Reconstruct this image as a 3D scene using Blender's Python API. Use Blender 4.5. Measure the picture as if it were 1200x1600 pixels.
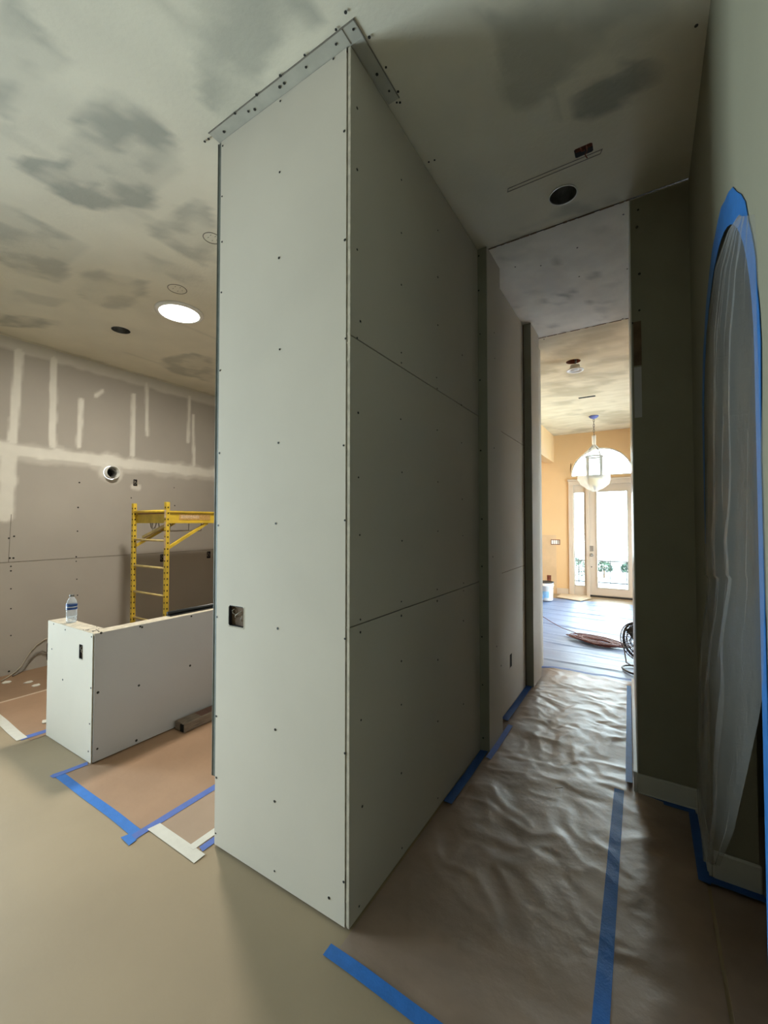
import bpy, bmesh, math, random
import numpy as np
from mathutils import Vector, Matrix
random.seed(7); rng = np.random.RandomState(11)
C = bpy.context.scene.collection
S = bpy.context.scene
for o in list(bpy.data.objects): bpy.data.objects.remove(o)
sin, cos, pi = math.sin, math.cos, math.pi

# ------------------------------------------------------------ camera
FPX, YAW, PIT, EYE = 654.0, math.radians(32.05), math.radians(1.44), 1.65
cam_d = bpy.data.cameras.new('camera'); cam = bpy.data.objects.new('camera', cam_d); C.objects.link(cam)
cam_d.sensor_fit = 'VERTICAL'; cam_d.sensor_height = 24.0; cam_d.lens = 24.0*FPX/1600
cam_d.clip_start = .02
cam.location = (0, 0, EYE); cam.rotation_euler = (pi/2+PIT, 0, YAW)
S.camera = cam
# ------------------------------------------------------------ world, exposure, daylight portals
H = 3.68
w = bpy.data.worlds.new('world'); S.world = w; w.use_nodes = True
nt = w.node_tree; nt.nodes.clear()
wo = nt.nodes.new('ShaderNodeOutputWorld'); bg = nt.nodes.new('ShaderNodeBackground')
bg.inputs[0].default_value = (.80, .91, 1.0, 1); bg.inputs[1].default_value = 26
nt.links.new(bg.outputs[0], wo.inputs[0])
S.view_settings.view_transform = 'Standard'; S.view_settings.look = 'None'
S.view_settings.exposure = 0.0; S.view_settings.gamma = 1.0; S.view_settings.use_curve_mapping = False
def portal(name, loc, rot, sx, sy):
    d = bpy.data.lights.new(name, 'AREA'); d.shape = 'RECTANGLE'; d.size = sx; d.size_y = sy
    d.cycles.is_portal = True
    o = bpy.data.objects.new(name, d); C.objects.link(o); o.location = loc; o.rotation_euler = rot
portal('daylight_portal_door', (-.74, 10.50, 1.75), (-pi/2, 0, 0), 1.6, 3.3)
portal('daylight_portal_added', (1.72, 7.9, 1.8), (0, pi/2, 0), 1.8, 3.0)  # serves the added side window that brightens the foyer
portal('daylight_portal_side', (-5.98, -.40, 1.27), (0, -pi/2, 0), 2.5, 2.2)
def downlight_lamp(name, loc, power, col, r=.17):
    d = bpy.data.lights.new(name, 'AREA'); d.shape = 'DISK'; d.size = 2*r; d.energy = power; d.color = col
    o = bpy.data.objects.new(name, d); C.objects.link(o); o.location = loc
    return o
downlight_lamp('downlight_lamp', (-3.79, 2.335, H-.022), 80, (1, .93, .80))
downlight_lamp('added_foyer_fill', (-2.8, 7.6, H-.03), 60, (1, .90, .74))  # added lamp, out of view, to brighten the foyer

# ------------------------------------------------------------ pixel -> world helpers (true positions on real surfaces)
_f = np.array([-sin(YAW)*cos(PIT), cos(YAW)*cos(PIT), sin(PIT)])
_r = np.array([cos(YAW), sin(YAW), 0.]); _u = np.cross(_r, _f)
def ray(x, y): return _f*FPX+_r*(x-600)-_u*(y-800)
def pz(x, y, z=0.): d = ray(x, y); t = (z-EYE)/d[2]; return Vector(d*t+np.array([0, 0, EYE]))
def pX(x, y, X): d = ray(x, y); return Vector(d*(X/d[0])+np.array([0, 0, EYE]))
def pY(x, y, Y): d = ray(x, y); return Vector(d*(Y/d[1])+np.array([0, 0, EYE]))

# ------------------------------------------------------------ noise
_perm = rng.rand(256, 256)
def vnoise(x, y):
    x = np.asarray(x, float); y = np.asarray(y, float)
    xi = np.floor(x).astype(int); yi = np.floor(y).astype(int); fx = x-xi; fy = y-yi
    fx = fx*fx*(3-2*fx); fy = fy*fy*(3-2*fy)
    g = lambda a, b: _perm[a % 256, b % 256]
    return (g(xi, yi)*(1-fx)+g(xi+1, yi)*fx)*(1-fy)+(g(xi, yi+1)*(1-fx)+g(xi+1, yi+1)*fx)*fy
def fbm(x, y, n=4):
    s = 0; a = .5; k = 1
    for i in range(n): s = s+a*vnoise(np.asarray(x)*k+17.3*i, np.asarray(y)*k+9.1*i); a *= .5; k *= 2.03
    return s/(1-.5**n)

# ------------------------------------------------------------ materials
MATS = {}
def mat(name, col, rough=.8, var=.0, scale=6, bump=0, bscale=60, metal=0, spec=.5, col2=None, trans=0, alpha=1, attr=None, attr_col=None, emit=None, detail=5, stretch=None):
    m = bpy.data.materials.new(name); m.use_nodes = True; t = m.node_tree; N = t.nodes; L = t.links
    b = N['Principled BSDF']; b.inputs['Roughness'].default_value = rough; b.inputs['Metallic'].default_value = metal
    b.inputs['Specular IOR Level'].default_value = spec
    tc = N.new('ShaderNodeTexCoord'); vec = tc.outputs['Object']
    if stretch:
        mp = N.new('ShaderNodeMapping'); mp.inputs['Scale'].default_value = stretch; L.new(vec, mp.inputs[0]); vec = mp.outputs[0]
    c1 = (*col, 1); c2 = (*(col2 or [c*(1-var) for c in col]), 1)
    nz = N.new('ShaderNodeTexNoise'); nz.inputs['Scale'].default_value = scale; nz.inputs['Detail'].default_value = detail; L.new(vec, nz.inputs[0])
    rp = N.new('ShaderNodeMapRange'); rp.inputs[1].default_value = .35; rp.inputs[2].default_value = .65; L.new(nz.outputs[0], rp.inputs[0])
    mx = N.new('ShaderNodeMix'); mx.data_type = 'RGBA'; mx.inputs[6].default_value = c1; mx.inputs[7].default_value = c2
    L.new(rp.outputs[0], mx.inputs[0]); out = mx.outputs[2]
    if attr:
        at = N.new('ShaderNodeAttribute'); at.attribute_name = attr
        m2 = N.new('ShaderNodeMix'); m2.data_type = 'RGBA'; L.new(at.outputs['Fac'], m2.inputs[0]); L.new(out, m2.inputs[6])
        n2 = N.new('ShaderNodeTexNoise'); n2.inputs['Scale'].default_value = 9; L.new(vec, n2.inputs[0])
        m3 = N.new('ShaderNodeMix'); m3.data_type = 'RGBA'; m3.inputs[6].default_value = (*attr_col, 1); m3.inputs[7].default_value = (*[c*.88 for c in attr_col], 1)
        L.new(n2.outputs[0], m3.inputs[0]); L.new(m3.outputs[2], m2.inputs[7]); out = m2.outputs[2]
    L.new(out, b.inputs['Base Color'])
    if bump:
        n3 = N.new('ShaderNodeTexNoise'); n3.inputs['Scale'].default_value = bscale; n3.inputs['Detail'].default_value = 4; L.new(vec, n3.inputs[0])
        bp = N.new('ShaderNodeBump'); bp.inputs['Strength'].default_value = bump; bp.inputs['Distance'].default_value = .01
        L.new(n3.outputs[0], bp.inputs['Height']); L.new(bp.outputs[0], b.inputs['Normal'])
    if trans: b.inputs['Transmission Weight'].default_value = trans
    if emit: b.inputs['Emission Color'].default_value = (*emit[:3], 1); b.inputs['Emission Strength'].default_value = emit[3]
    if alpha < 1: b.inputs['Alpha'].default_value = alpha
    MATS[name] = m; return m
def film_mat(name, col, opacity, rough, gloss=.12, bump=0, tl_=.35, tl=None):
    tl_ = tl or tl_
    m = bpy.data.materials.new(name); m.use_nodes = True; t = m.node_tree; N = t.nodes; L = t.links
    N.clear(); o = N.new('ShaderNodeOutputMaterial'); tr = N.new('ShaderNodeBsdfTransparent'); df = N.new('ShaderNodeBsdfPrincipled')
    df.inputs['Base Color'].default_value = (*col, 1); df.inputs['Roughness'].default_value = rough; df.inputs['Specular IOR Level'].default_value = .8
    tl = N.new('ShaderNodeBsdfTranslucent'); tl.inputs[0].default_value = (*col, 1)
    a = N.new('ShaderNodeMixShader'); a.inputs[0].default_value = tl_; L.new(df.outputs[0], a.inputs[1]); L.new(tl.outputs[0], a.inputs[2])
    lw = N.new('ShaderNodeLayerWeight'); lw.inputs[0].default_value = .4
    mr = N.new('ShaderNodeMapRange'); mr.inputs[3].default_value = opacity; mr.inputs[4].default_value = min(1, opacity+.25); L.new(lw.outputs['Facing'], mr.inputs[0])
    x = N.new('ShaderNodeMixShader'); L.new(mr.outputs[0], x.inputs[0]); L.new(tr.outputs[0], x.inputs[1]); L.new(a.outputs[0], x.inputs[2])
    if bump:
        tc = N.new('ShaderNodeTexCoord'); nz = N.new('ShaderNodeTexNoise'); nz.inputs['Scale'].default_value = 18; nz.inputs['Detail'].default_value = 5; L.new(tc.outputs['Object'], nz.inputs[0])
        bp = N.new('ShaderNodeBump'); bp.inputs['Strength'].default_value = bump; bp.inputs['Distance'].default_value = .02; L.new(nz.outputs[0], bp.inputs['Height']); L.new(bp.outputs[0], df.inputs['Normal'])
    L.new(x.outputs[0], o.inputs[0]); MATS[name] = m; return m
def glass_mat(name, tint=(1, 1, 1)):
    m = bpy.data.materials.new(name); m.use_nodes = True; t = m.node_tree; N = t.nodes; L = t.links; N.clear()
    o = N.new('ShaderNodeOutputMaterial'); tr = N.new('ShaderNodeBsdfTransparent'); tr.inputs[0].default_value = (*tint, 1)
    g = N.new('ShaderNodeBsdfGlossy'); g.inputs['Roughness'].default_value = .03
    fr = N.new('ShaderNodeFresnel'); x = N.new('ShaderNodeMixShader'); L.new(fr.outputs[0], x.inputs[0]); L.new(tr.outputs[0], x.inputs[1]); L.new(g.outputs[0], x.inputs[2])
    L.new(x.outputs[0], o.inputs[0]); MATS[name] = m; return m

CEIL_MUD = (.75, .71, .59)
M_ceil = mat('ceiling_board', CEIL_MUD, .9, .08, 2.5, .15, 40, attr='bare', attr_col=(.40, .40, .345))
M_ceil2 = mat('raw_ceiling_board', (.86, .82, .74), .9, col2=(.76, .72, .65), scale=5, bump=.1, attr='bare', attr_col=(.36, .35, .31), detail=8)
M_ceil3 = mat('foyer_ceiling_board', (.74, .65, .47), .9, col2=(.66, .57, .39), scale=3, bump=.1, attr='bare', attr_col=(.42, .35, .22), detail=8, stretch=(1, 2.5, 1))
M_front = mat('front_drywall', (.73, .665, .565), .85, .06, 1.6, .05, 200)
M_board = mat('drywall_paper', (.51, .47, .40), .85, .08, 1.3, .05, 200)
M_board3 = mat('shaded_board', (.27, .265, .21), .85, .12, 3, .05, 200)  # for pilaster fronts: their shade is put into a darker board colour
M_board2 = mat('drywall_paper_grey', (.54, .53, .55), .85, .06, 1.5, .05, 200)
M_edge = mat('board_edge', (.66, .59, .47), .9, .25, 30)
M_core = mat('framing_wood', (.20, .13, .08), .9, .4, 12)
M_leftw = mat('left_wall_paper', (.43, .40, .36), .88, .08, 1.2, .04, 200, attr='mud', attr_col=(.80, .78, .72))
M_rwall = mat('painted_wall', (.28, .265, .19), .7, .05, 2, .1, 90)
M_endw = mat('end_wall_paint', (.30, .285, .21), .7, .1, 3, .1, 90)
M_foyer = mat('foyer_paint', (.70, .47, .24), .7, .05, 1.5, .04, 90)
M_trim = mat('white_trim', (.62, .61, .55), .45, .05, 8)
M_door = mat('door_paint', (.58, .48, .37), .4, .03, 5)
M_floor = mat('floor_protection', (.375, .29, .185), .6, .10, 1.6, .06, 40)
M_brown = mat('brown_paper', (.40, .25, .155), .6, .12, 3, .12, 25)
M_brown2 = mat('brown_paper_dark', (.30, .19, .115), .6, .15, 3, .12, 25)
M_brown3 = mat('brown_paper_pale', (.43, .31, .22), .6, .12, 3, .12, 25)
M_hall = mat('crinkled_paper', (.30, .20, .14), .46, .2, 5, .15, 30, spec=1.0)
M_film = mat('foyer_floor_film', (.20, .28, .47), .42, .12, 4, .12, 20, spec=.35)
for _m in (M_hall,): _m.node_tree.nodes['Principled BSDF'].inputs['IOR'].default_value = 1.8
M_blue = mat('blue_tape', (.03, .19, .62), .55, .12, 25, .15, 120)
M_blue2 = mat('blue_tape_dark', (.02, .09, .32), .6, .15, 25, .15, 120)
M_blue3 = mat('blue_tape_purple', (.10, .18, .54), .6, .12, 25, .15, 120)
M_white = mat('white_tape', (.72, .70, .63), .6, .06, 25, .1, 120)
M_cream = mat('cream_seam', (.60, .46, .34), .6, .06, 25)
M_screw = mat('screw_black', (.03, .03, .028), .5, .1, 30, metal=.3)
M_steel = mat('galvanised_steel', (.20, .22, .20), .6, .25, 14, metal=.1)
M_flange = mat('bead_flange', (.47, .46, .40), .7, .12, 14)
M_dark = mat('dark_void', (.012, .011, .010), .9, .3, 20)
M_boxin = mat('box_interior', (.03, .025, .03), .7, .4, 30)
M_wood2 = mat('red_wood', (.22, .06, .03), .8, .5, 20)
M_yellow = mat('yellow_steel', (.72, .50, .05), .45, .22, 9, .1, 40)
M_yellow2 = mat('yellow_steel_pale', (.62, .48, .20), .5, .25, 12)
M_plank = mat('platform_plywood', (.16, .07, .045), .8, .3, 10)
M_sticker = mat('sticker', (.70, .50, .30), .6, .3, 60)
M_stickred = mat('sticker_print', (.62, .37, .12), .6, .3, 60)
M_black = mat('black_plastic', (.02, .022, .025), .35, .2, 20)
M_chrome = mat('satin_metal', (.35, .33, .30), .35, .1, 20, metal=.7)
M_cordr = mat('cord_brown_red', (.13, .035, .03), .55, .2, 30)
M_lum = mat('weathered_box', (.27, .215, .17), .8, .35, 14, .2, 40, stretch=(6, 1, 6))
M_print = mat('box_print', (.20, .11, .085), .8, .2, 60)
M_card = mat('cardboard_sheet', (.62, .50, .35), .8, .1, 9)
M_bucket = mat('white_bucket', (.74, .70, .64), .4, .05, 9)
M_print2 = mat('bucket_print', (.25, .45, .66), .5, .2, 30)
M_bag = mat('blue_bag', (.10, .32, .62), .4, .3, 14, .4, 20)
M_labelb = mat('bottle_label', (.02, .08, .34), .4, .1, 30)
M_labelw = mat('label_white', (.7, .75, .8), .4, .1, 30)
M_cap = mat('bottle_cap', (.55, .58, .60), .4, .1, 30)
M_bronze = mat('lantern_metal', (.03, .025, .022), .45, .2, 20, metal=.3)
M_tapeb = mat('tape_wrap', (.12, .15, .40), .6, .2, 30)
M_amber = mat('amber_glass', (.75, .62, .38), .5, .1, 10, trans=.3)
M_ledglow = mat('led_diffuser', (.9, .9, .88), .5, .02, 5, emit=(1, .97, .9, 9))
M_can = mat('can_metal', (.25, .25, .24), .35, .3, 30, metal=.7)
M_ring = mat('white_ring', (.75, .75, .72), .4, .05, 9)
M_hose = mat('cable_jacket', (.50, .45, .36), .6, .2, 20)
M_hose2 = mat('cable_grey', (.22, .20, .17), .6, .2, 20)
M_leaf = mat('hedge_leaf', (.008, .038, .02), .7, .4, 9)
M_iron = mat('iron_gate', (.008, .014, .018), .5, .2, 30)
M_pave = mat('outside_paving', (.30, .32, .32), .8, .2, 3)
M_glass = glass_mat('clear_glass', (.93, .97, .96))
M_bott = film_mat('bottle_plastic', (.75, .82, .86), .18, .2)
M_film_arch = film_mat('arch_plastic', (.48, .48, .46), .17, .20, bump=.6)
M_film_lamp = film_mat('lamp_plastic', (.92, .89, .80), .42, .3, bump=.4, tl=.75)

# ------------------------------------------------------------ object helpers
def tag(o, label=None, cat=None, group=None, kind=None):
    if label: o['label'] = label
    if cat: o['category'] = cat
    if group: o['group'] = group
    if kind: o['kind'] = kind
    return o
def link(name, me, m=None, parent=None):
    o = bpy.data.objects.new(name, me); C.objects.link(o)
    if m: me.materials.append(m)
    if parent:
        o.parent = parent; o.matrix_parent_inverse = Matrix.Translation(parent.location).inverted() if parent.rotation_euler[:] == (0, 0, 0) else parent.matrix_basis.inverted()
    return o
def empty(name, label, cat, loc=(0, 0, 0), group=None):
    o = bpy.data.objects.new(name, None); C.objects.link(o); o.location = loc; o.empty_display_size = .1
    return tag(o, label, cat, group)
class MB:
    def __init__(s): s.v = []; s.f = []; s.sm = []
    def add(s, vs, fs, smooth=False):
        n = len(s.v); s.v += [tuple(v) for v in vs]; s.f += [tuple(i+n for i in f) for f in fs]; s.sm += [smooth]*len(fs)
        return s
    def box(s, a, b, bev=0):
        x0, y0, z0 = [min(p, q) for p, q in zip(a, b)]; x1, y1, z1 = [max(p, q) for p, q in zip(a, b)]
        if bev:
            d = bev; vs = []; fs = []
            for z, i in ((z0, d), (z0+d, 0), (z1-d, 0), (z1, d)):
                vs += [(x0+d, y0+i, z), (x1-d, y0+i, z), (x1-i, y0+d, z), (x1-i, y1-d, z), (x1-d, y1-i, z), (x0+d, y1-i, z), (x0+i, y1-d, z), (x0+i, y0+d, z)]
            for l in range(3):
                for k in range(8): fs.append((l*8+k, l*8+(k+1) % 8, l*8+8+(k+1) % 8, l*8+8+k))
            fs += [tuple(range(7, -1, -1)), tuple(range(24, 32))]
            return s.add(vs, fs)
        vs = [(x, y, z) for z in (z0, z1) for y in (y0, y1) for x in (x0, x1)]
        return s.add(vs, [(0, 2, 3, 1), (4, 5, 7, 6), (0, 1, 5, 4), (2, 6, 7, 3), (0, 4, 6, 2), (1, 3, 7, 5)])
    def bar(s, p, q, wa, wb=None, up=(0, 0, 1)):
        wb = wb or wa; p = Vector(p); q = Vector(q); d = (q-p).normalized(); u = Vector(up)
        if abs(d.dot(u)) > .95: u = Vector((1, 0, 0))
        a = d.cross(u).normalized()*wa/2; b = a.cross(d).normalized()*wb/2
        vs = [e+i*a+j*b for e in (p, q) for i, j in ((-1, -1), (1, -1), (1, 1), (-1, 1))]
        return s.add(vs, [(3, 2, 1, 0), (4, 5, 6, 7), (0, 1, 5, 4), (1, 2, 6, 5), (2, 3, 7, 6), (3, 0, 4, 7)])
    def tube(s, pts, r, n=8, closed=False, smooth=True):
        pts = [Vector(p) for p in pts]; rs = r if isinstance(r, (list, tuple)) else [r]*len(pts); N = len(pts); vs = []; fs = []; pa = None
        for i, p in enumerate(pts):
            d = ((pts[(i+1) % N]-pts[i-1]) if closed else (pts[min(i+1, N-1)]-pts[max(i-1, 0)])).normalized()
            if pa is None: u = Vector((0, 0, 1)) if abs(d.z) < .9 else Vector((1, 0, 0)); a = d.cross(u).normalized()
            else: a = (pa-d*pa.dot(d)).normalized()
            pa = a; b = d.cross(a)
            vs += [p+(a*cos(2*pi*k/n)+b*sin(2*pi*k/n))*rs[i] for k in range(n)]
        for i in range(N if closed else N-1):
            j = (i+1) % N
            fs += [(i*n+k, i*n+(k+1) % n, j*n+(k+1) % n, j*n+k) for k in range(n)]
        if not closed: fs += [tuple(range(n-1, -1, -1)), tuple(range((N-1)*n, N*n))]
        return s.add(vs, fs, smooth)
    def lathe(s, c, prof, n=24, axis='z', caps=True):
        c = Vector(c); vs = []; fs = []
        for r, h in prof:
            for k in range(n):
                a = 2*pi*k/n; x, y = r*cos(a), r*sin(a)
                vs.append(c+(Vector((x, y, h)) if axis == 'z' else Vector((h, x, y)) if axis == 'x' else Vector((x, h, y))))
        m = len(prof)
        for i in range(m-1): fs += [(i*n+k, i*n+(k+1) % n, (i+1)*n+(k+1) % n, (i+1)*n+k) for k in range(n)]
        if caps: fs += [tuple(range(n-1, -1, -1)), tuple(range((m-1)*n, m*n))]
        return s.add(vs, fs, True)
    def prism(s, pts, d):   # polygon pts (3d) extruded by vector d
        n = len(pts); pts = [Vector(p) for p in pts]; d = Vector(d)
        return s.add(pts+[p+d for p in pts], [tuple(range(n-1, -1, -1)), tuple(range(n, 2*n))]+[(k, (k+1) % n, n+(k+1) % n, n+k) for k in range(n)])
    def build(s, name, m, parent=None, label=None, cat=None, group=None, kind=None):
        me = bpy.data.meshes.new(name); me.from_pydata([tuple(v) for v in s.v], [], s.f); me.update()
        me.polygons.foreach_set('use_smooth', s.sm)
        bm = bmesh.new(); bm.from_mesh(me); bmesh.ops.recalc_face_normals(bm, faces=bm.faces); bm.to_mesh(me); bm.free()
        o = link(name, me, m, parent); return tag(o, label, cat, group, kind)
def sbox(name, a, b, m, parent=None, bev=0, kind='structure'):
    return MB().box(a, b, bev).build(name, m, parent, kind=None if parent else kind)

# a flat sheet made of a grid, with holes of any outline and a painted-compound mask stored per vertex
def sheet(name, m, f, ur, vr, step, holes=(), mask=None, attr='mud', parent=None, skip=None, thick=0):
    us = list(np.linspace(ur[0], ur[1], max(2, int(round((ur[1]-ur[0])/step))+1))); vs_ = list(np.linspace(vr[0], vr[1], max(2, int(round((vr[1]-vr[0])/step))+1)))
    hb = []
    for (hu, hv, ru, rv, rnd) in holes:
        k = 1.35; b = (hu-ru*k, hu+ru*k, hv-rv*k, hv+rv*k); hb.append(b); us += [b[0], b[1]]; vs_ += [b[2], b[3]]
    if skip: us += [skip[0]]; vs_ += [skip[1]]
    us = sorted(set(np.round([u for u in us if ur[0]-1e-6 <= u <= ur[1]+1e-6], 5))); vs_ = sorted(set(np.round([v for v in vs_ if vr[0]-1e-6 <= v <= vr[1]+1e-6], 5)))
    nu, nv = len(us), len(vs_); UU, VV = np.meshgrid(us, vs_); P = list(zip(UU.ravel(), VV.ravel())); F = []
    for j in range(nv-1):
        for i in range(nu-1):
            cu = (us[i]+us[i+1])/2; cv = (vs_[j]+vs_[j+1])/2
            if any(b[0] < cu < b[1] and b[2] < cv < b[3] for b in hb): continue
            if skip and cu > skip[0] and cv > skip[1]: continue
            F.append((j*nu+i, j*nu+i+1, (j+1)*nu+i+1, (j+1)*nu+i))
    for (hu, hv, ru, rv, rnd), b in zip(holes, hb):
        n = 32; base = len(P)
        for k in range(n):
            a = 2*pi*(k+.5)/n-pi/4*0; c, s_ = cos(a), sin(a); q = 1/max(abs(c), abs(s_))
            P.append((hu+c*q*ru*1.35, hv+s_*q*rv*1.35))
            P.append((hu+c*ru, hv+s_*rv) if rnd else (hu+c*q*ru, hv+s_*q*rv))
        cor = []
        for k in range(n):
            k2 = (k+1) % n; F.append((base+2*k, base+2*k2, base+2*k2+1, base+2*k+1))
        for (su, sv, kk) in ((1, 1, n//8-1), (-1, 1, 3*n//8-1), (-1, -1, 5*n//8-1), (1, -1, 7*n//8-1)):
            P.append((hu+su*ru*1.35, hv+sv*rv*1.35)); F.append((base+2*kk, len(P)-1, base+2*((kk+1) % n)))
            if not rnd: P.append((hu+su*ru, hv+sv*rv)); F.append((base+2*kk+1, base+2*((kk+1) % n)+1, len(P)-1)) if 0 else None
    P = np.array(P); me = bpy.data.meshes.new(name); me.from_pydata([f(u, v) for u, v in P], [], F); me.update()
    if mask is not None:
        at = me.attributes.new(attr, 'FLOAT', 'POINT'); at.data.foreach_set('value', np.clip(mask(P[:, 0], P[:, 1]), 0, 1).astype(np.float32))
    o = link(name, me, m, parent)
    if not parent: o['kind'] = 'structure'
    return o
def polydist(x, y, poly):   # signed distance, positive inside
    x = np.asarray(x); y = np.asarray(y); d = np.full(x.shape, 1e9); ins = np.zeros(x.shape, bool); n = len(poly)
    for i in range(n):
        ax, ay = poly[i]; bx, by = poly[(i+1) % n]; ex, ey = bx-ax, by-ay
        t = np.clip(((x-ax)*ex+(y-ay)*ey)/(ex*ex+ey*ey+1e-12), 0, 1); d = np.minimum(d, np.hypot(x-ax-t*ex, y-ay-t*ey))
        c = ((ay > y) != (by > y)) & (x < (bx-ax)*(y-ay)/((by-ay) if by != ay else 1e-9)+ax); ins ^= c
    return np.where(ins, d, -d)
def seg_mask(u, v, a, b, wd, soft=.02, wob=.015):
    ax, ay = a; bx, by = b; ex, ey = bx-ax, by-ay; t = np.clip(((u-ax)*ex+(v-ay)*ey)/(ex*ex+ey*ey), 0, 1)
    d = np.hypot(u-ax-t*ex, v-ay-t*ey)+(fbm(u*9, v*9, 2)-.5)*wob*2
    return np.clip((wd-d)/soft+.5, 0, 1)

# ============================================================ STRUCTURE
# floor
MB().box((-5.9, -4.6, -.1), (3, 10.6, 0)).build('floor', M_floor, kind='structure')

# ceiling with joint compound: bare board shows in patches between the coated joints
PX = [([(0, 20), (25, 10), (125, 105), (95, 130), (60, 125), (45, 160), (25, 190), (0, 195), (-60, 120)], .62),
      ([(165, 145), (190, 150), (250, 200), (285, 250), (295, 272), (270, 285), (245, 295), (222, 320), (215, 328), (185, 320), (160, 320), (115, 318), (75, 290), (35, 262), (30, 250), (90, 235), (130, 215), (130, 190)], .85),
      ([(-60, 330), (0, 318), (40, 330), (80, 360), (140, 385), (120, 405), (105, 420), (85, 442), (50, 435), (0, 410), (-60, 400)], .62),
      ([(300, 305), (330, 320), (345, 400), (310, 420), (270, 390), (240, 370), (225, 350), (280, 325)], .6),
      ([(125, 430), (160, 425), (200, 430), (235, 440), (220, 455), (205, 480), (165, 480), (130, 470), (115, 455)], .5),
      ([(340, 0), (480, 0), (500, 50), (400, 120), (350, 180), (325, 150), (310, 110), (300, 70), (275, 45)], .62),
      ([(740, 0), (1070, 0), (1050, 40), (1010, 70), (960, 80), (930, 110), (880, 130), (830, 160), (790, 170), (780, 140), (760, 80)], .55),
      ([(895, 180), (890, 155), (985, 108), (980, 90), (1045, 85), (1048, 110), (1040, 125), (1000, 150), (940, 180), (905, 185)], 1.0),
      ([(835, 355), (870, 325), (960, 300), (985, 308), (780, 378)], .6),
      ([(0, 488), (90, 500), (70, 515), (0, 508)], .7), ([(245, 565), (300, 548), (335, 560), (335, 598), (270, 582)], .6),
      ([(230, 395), (300, 425), (330, 455), (300, 450), (240, 420)], .35),
      ([(30, 455), (110, 470), (90, 480), (20, 470)], .3)]
CP = [([tuple(pz(x, y, H)[:2]) for x, y in p], s) for p, s in PX]
def ceil_mask(x, y):
    wx = x+(fbm(x*4, y*4, 3)-.5)*.16; wy = y+(fbm(x*4+40, y*4, 3)-.5)*.16; m = np.zeros(np.shape(x))
    br = fbm(x*5, y*5+30, 4)
    for p, s in CP: m = np.maximum(m, np.clip(polydist(*((wx, wy) if s < .9 else ((x+wx*2)/3, (y+wy*2)/3)), p)/(.035 if s < .9 else .02)+.5, 0, 1)*s*np.clip((br-.38)*4.5+(.6 if s > .9 else .25), .38, 1.15))
    m = np.maximum(m, np.clip((fbm(x*1.3+5, y*1.3, 4)-.56)*5, 0, .5)*np.where(y < .6, 1, .25))
    g1 = ((np.abs(np.mod(x+.35, 1.22)-.61) > .585) & (vnoise(x*3+7, y*.7) > .62)); m = np.maximum(m, g1*.25)
    m = np.maximum(m, seg_mask(x, y, (-5.83, .3), (-5.83, 5), .02, .03)*.6)
    return m
holes_main = [(-.41, 2.745, .083, .083, 1), (-4.675, 2.23, .088, .088, 1), (-.262, 2.472, .045, .032, 0)]
ceiling = sheet('ceiling', M_ceil, lambda u, v: (u, v, H), (-5.88, .26), (-4.5, 5.0), .04, holes_main, ceil_mask, 'bare', skip=(-1.04, 3.0))
# bare board over the passage, and the foyer ceiling: hung panels with real open joints
def raw_mask(x, y):
    m = np.clip((fbm(x*9, y*9, 4)-.60)*7, 0, .8)*np.clip((fbm(x*2, y*2+9, 2)-.3)*2, 0, 1)
    return np.maximum(m, np.clip(.5-(y-3.02)/.16*.5, 0, .45)*fbm(x*6, y*6, 3))
pnl = sheet('drywall_panel', M_ceil2, lambda u, v: (u, v, H-.002), (-1.06, .28), (3.008, 4.765), .05, (), raw_mask, 'bare', parent=ceiling)
def foy_mask(x, y): return np.clip((fbm(x*2.6, y*3.4, 5)-.50)*3.5, 0, .6)
pn2 = sheet('drywall_panel', M_ceil3, lambda u, v: (u, v, H-.001), (-3.6, 1.6), (4.775, 10.4), .07, [(-.752, 5.70, .085, .085, 1), (-.785, 7.44, .125, .04, 0)], foy_mask, 'bare', parent=ceiling)
MB().box((-1.1, 2.99, H+.012), (.3, 3.02, H+.03)).box((-1.1, 4.75, H+.012), (.3, 4.79, H+.03)).box((-5.9, -4.6, H+.16), (3.0, 10.5, H+.2)).build('attic_backing', M_dark, ceiling)
# ragged paper along the two open joints
jm = MB()
for y0, a, b in ((3.004, -.96, -.06), (4.77, -.98, -.06)):
    x = a
    while x < b:
        l = random.uniform(.02, .12); h = random.uniform(.002, .009); jm.box((x, y0-h, H-.006), (min(b, x+l), y0+.003, H-.001)); x += l+random.uniform(.0, .05)
jm.build('torn_paper', M_core, ceiling, kind='stuff')

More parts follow.
